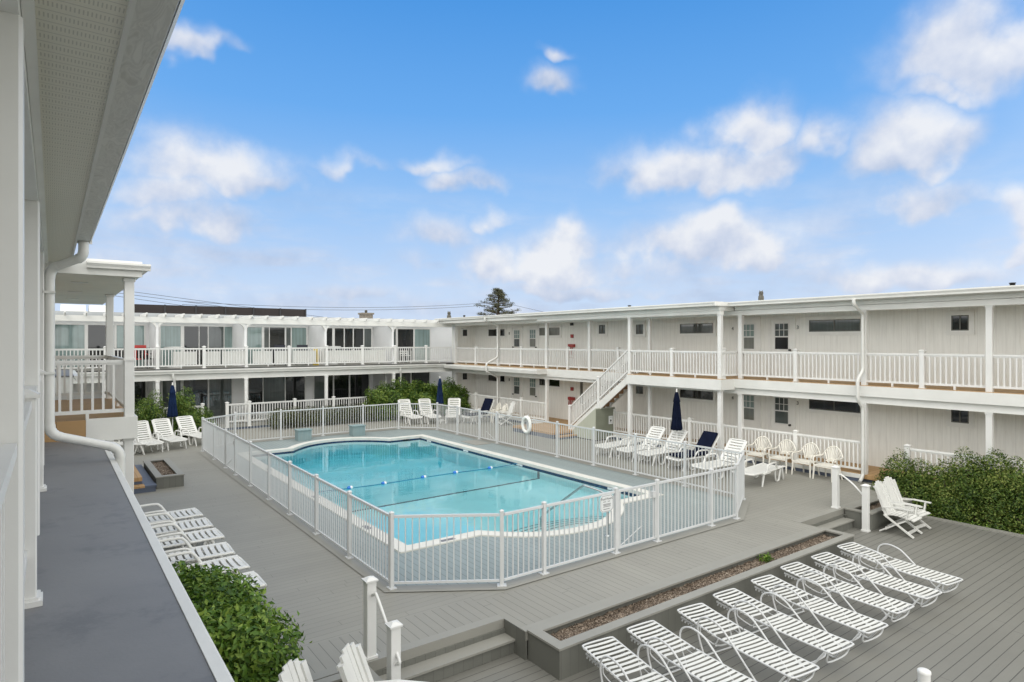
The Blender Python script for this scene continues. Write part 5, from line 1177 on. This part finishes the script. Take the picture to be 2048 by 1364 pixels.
skyb = ramp(nt, math_n(nt, 'DIVIDE', math_n(nt, 'MAXIMUM', el, 0.0), 40.0), [(0.0, (.66 * K, .77 * K, .96 * K)), (.13, (.55 * K, .71 * K, .96 * K)), (.30, (.33 * K, .58 * K, .96 * K)), (.5, (.150 * K, .43 * K, .91 * K)), (.75, (.068 * K, .315 * K, .80 * K))])
base = mix_c(nt, .92, sky.outputs[0], skyb)
fin = mix_c(nt, cf, base, ccol)
# unseen sky overhead and behind: bright broken overcast added as fill light
away = math_n(nt, 'SUBTRACT', 1.0, math_n(nt, 'EXPONENT', math_n(nt, 'MULTIPLY', math_n(nt, 'POWER', math_n(nt, 'DIVIDE', math_n(nt, 'ABSOLUTE', math_n(nt, 'SUBTRACT', az, 36.0)), 60.0), 8.0), -1.0)))
hi = N(nt, 'ShaderNodeMapRange', interpolation_type='SMOOTHSTEP'); nt.links.new(el, hi.inputs[0]); hi.inputs[1].default_value = 33; hi.inputs[2].default_value = 52
oc = ramp(nt, math_n(nt, 'MULTIPLY_ADD', wn, .6, math_n(nt, 'MULTIPLY', wn3, .4)), [(.35, (1.40 * K, 1.43 * K, 1.46 * K)), (.65, (2.05 * K, 2.02 * K, 1.92 * K))])
ob = N(nt, 'ShaderNodeMapRange'); nt.links.new(el, ob.inputs[0]); ob.inputs[1].default_value = 0; ob.inputs[2].default_value = 65; ob.inputs[3].default_value = 1.32; ob.inputs[4].default_value = .80  # overcast raised near the horizon to send fill under the galleries
ov = N(nt, 'ShaderNodeVectorMath', operation='SCALE'); nt.links.new(oc, ov.inputs[0]); nt.links.new(ob.outputs[0], ov.inputs['Scale'])
fin = mix_c(nt, math_n(nt, 'MAXIMUM', away, hi.outputs[0]), fin, ov.outputs[0])
bg = N(nt, 'ShaderNodeBackground'); bg.inputs[1].default_value = .1; nt.links.new(fin, bg.inputs[0])
wo = N(nt, 'ShaderNodeOutputWorld'); nt.links.new(bg.outputs[0], wo.inputs[0])
sl = bpy.data.lights.new('Sun', 'SUN'); sl.energy = 1.1; sl.angle = R(40); sl.color = (1.0, .96, .89)
so = bpy.data.objects.new('Sun', sl); COL.objects.link(so)
sd = Vector((math.cos(SUN_EL) * math.sin(SUN_AZ), math.cos(SUN_EL) * math.cos(SUN_AZ), math.sin(SUN_EL)))
so.rotation_euler = (-sd).to_track_quat('-Z', 'Y').to_euler(); so.location = sd * 60
cam = bpy.data.cameras.new('Camera'); cam.lens = 1244 / 2048 * 36; cam.sensor_width = 36; cam.clip_end = 2500; cam.clip_start = .05; cam.shift_y = 2 / 2048
co = bpy.data.objects.new('Camera', cam); COL.objects.link(co); co.location = (0, 0, 3.95); co.rotation_euler = (PI / 2, 0, -A_); S.camera = co
S.view_settings.view_transform = 'Standard'; S.view_settings.look = 'None'; S.view_settings.exposure = 0.0; S.view_settings.gamma = 1.0
S.cycles.max_bounces = 12; S.cycles.transmission_bounces = 8; S.cycles.sample_clamp_indirect = 6; S.cycles.transparent_max_bounces = 24; S.cycles.caustics_refractive = True; S.cycles.caustics_reflective = False
S.cycles.use_denoising = True
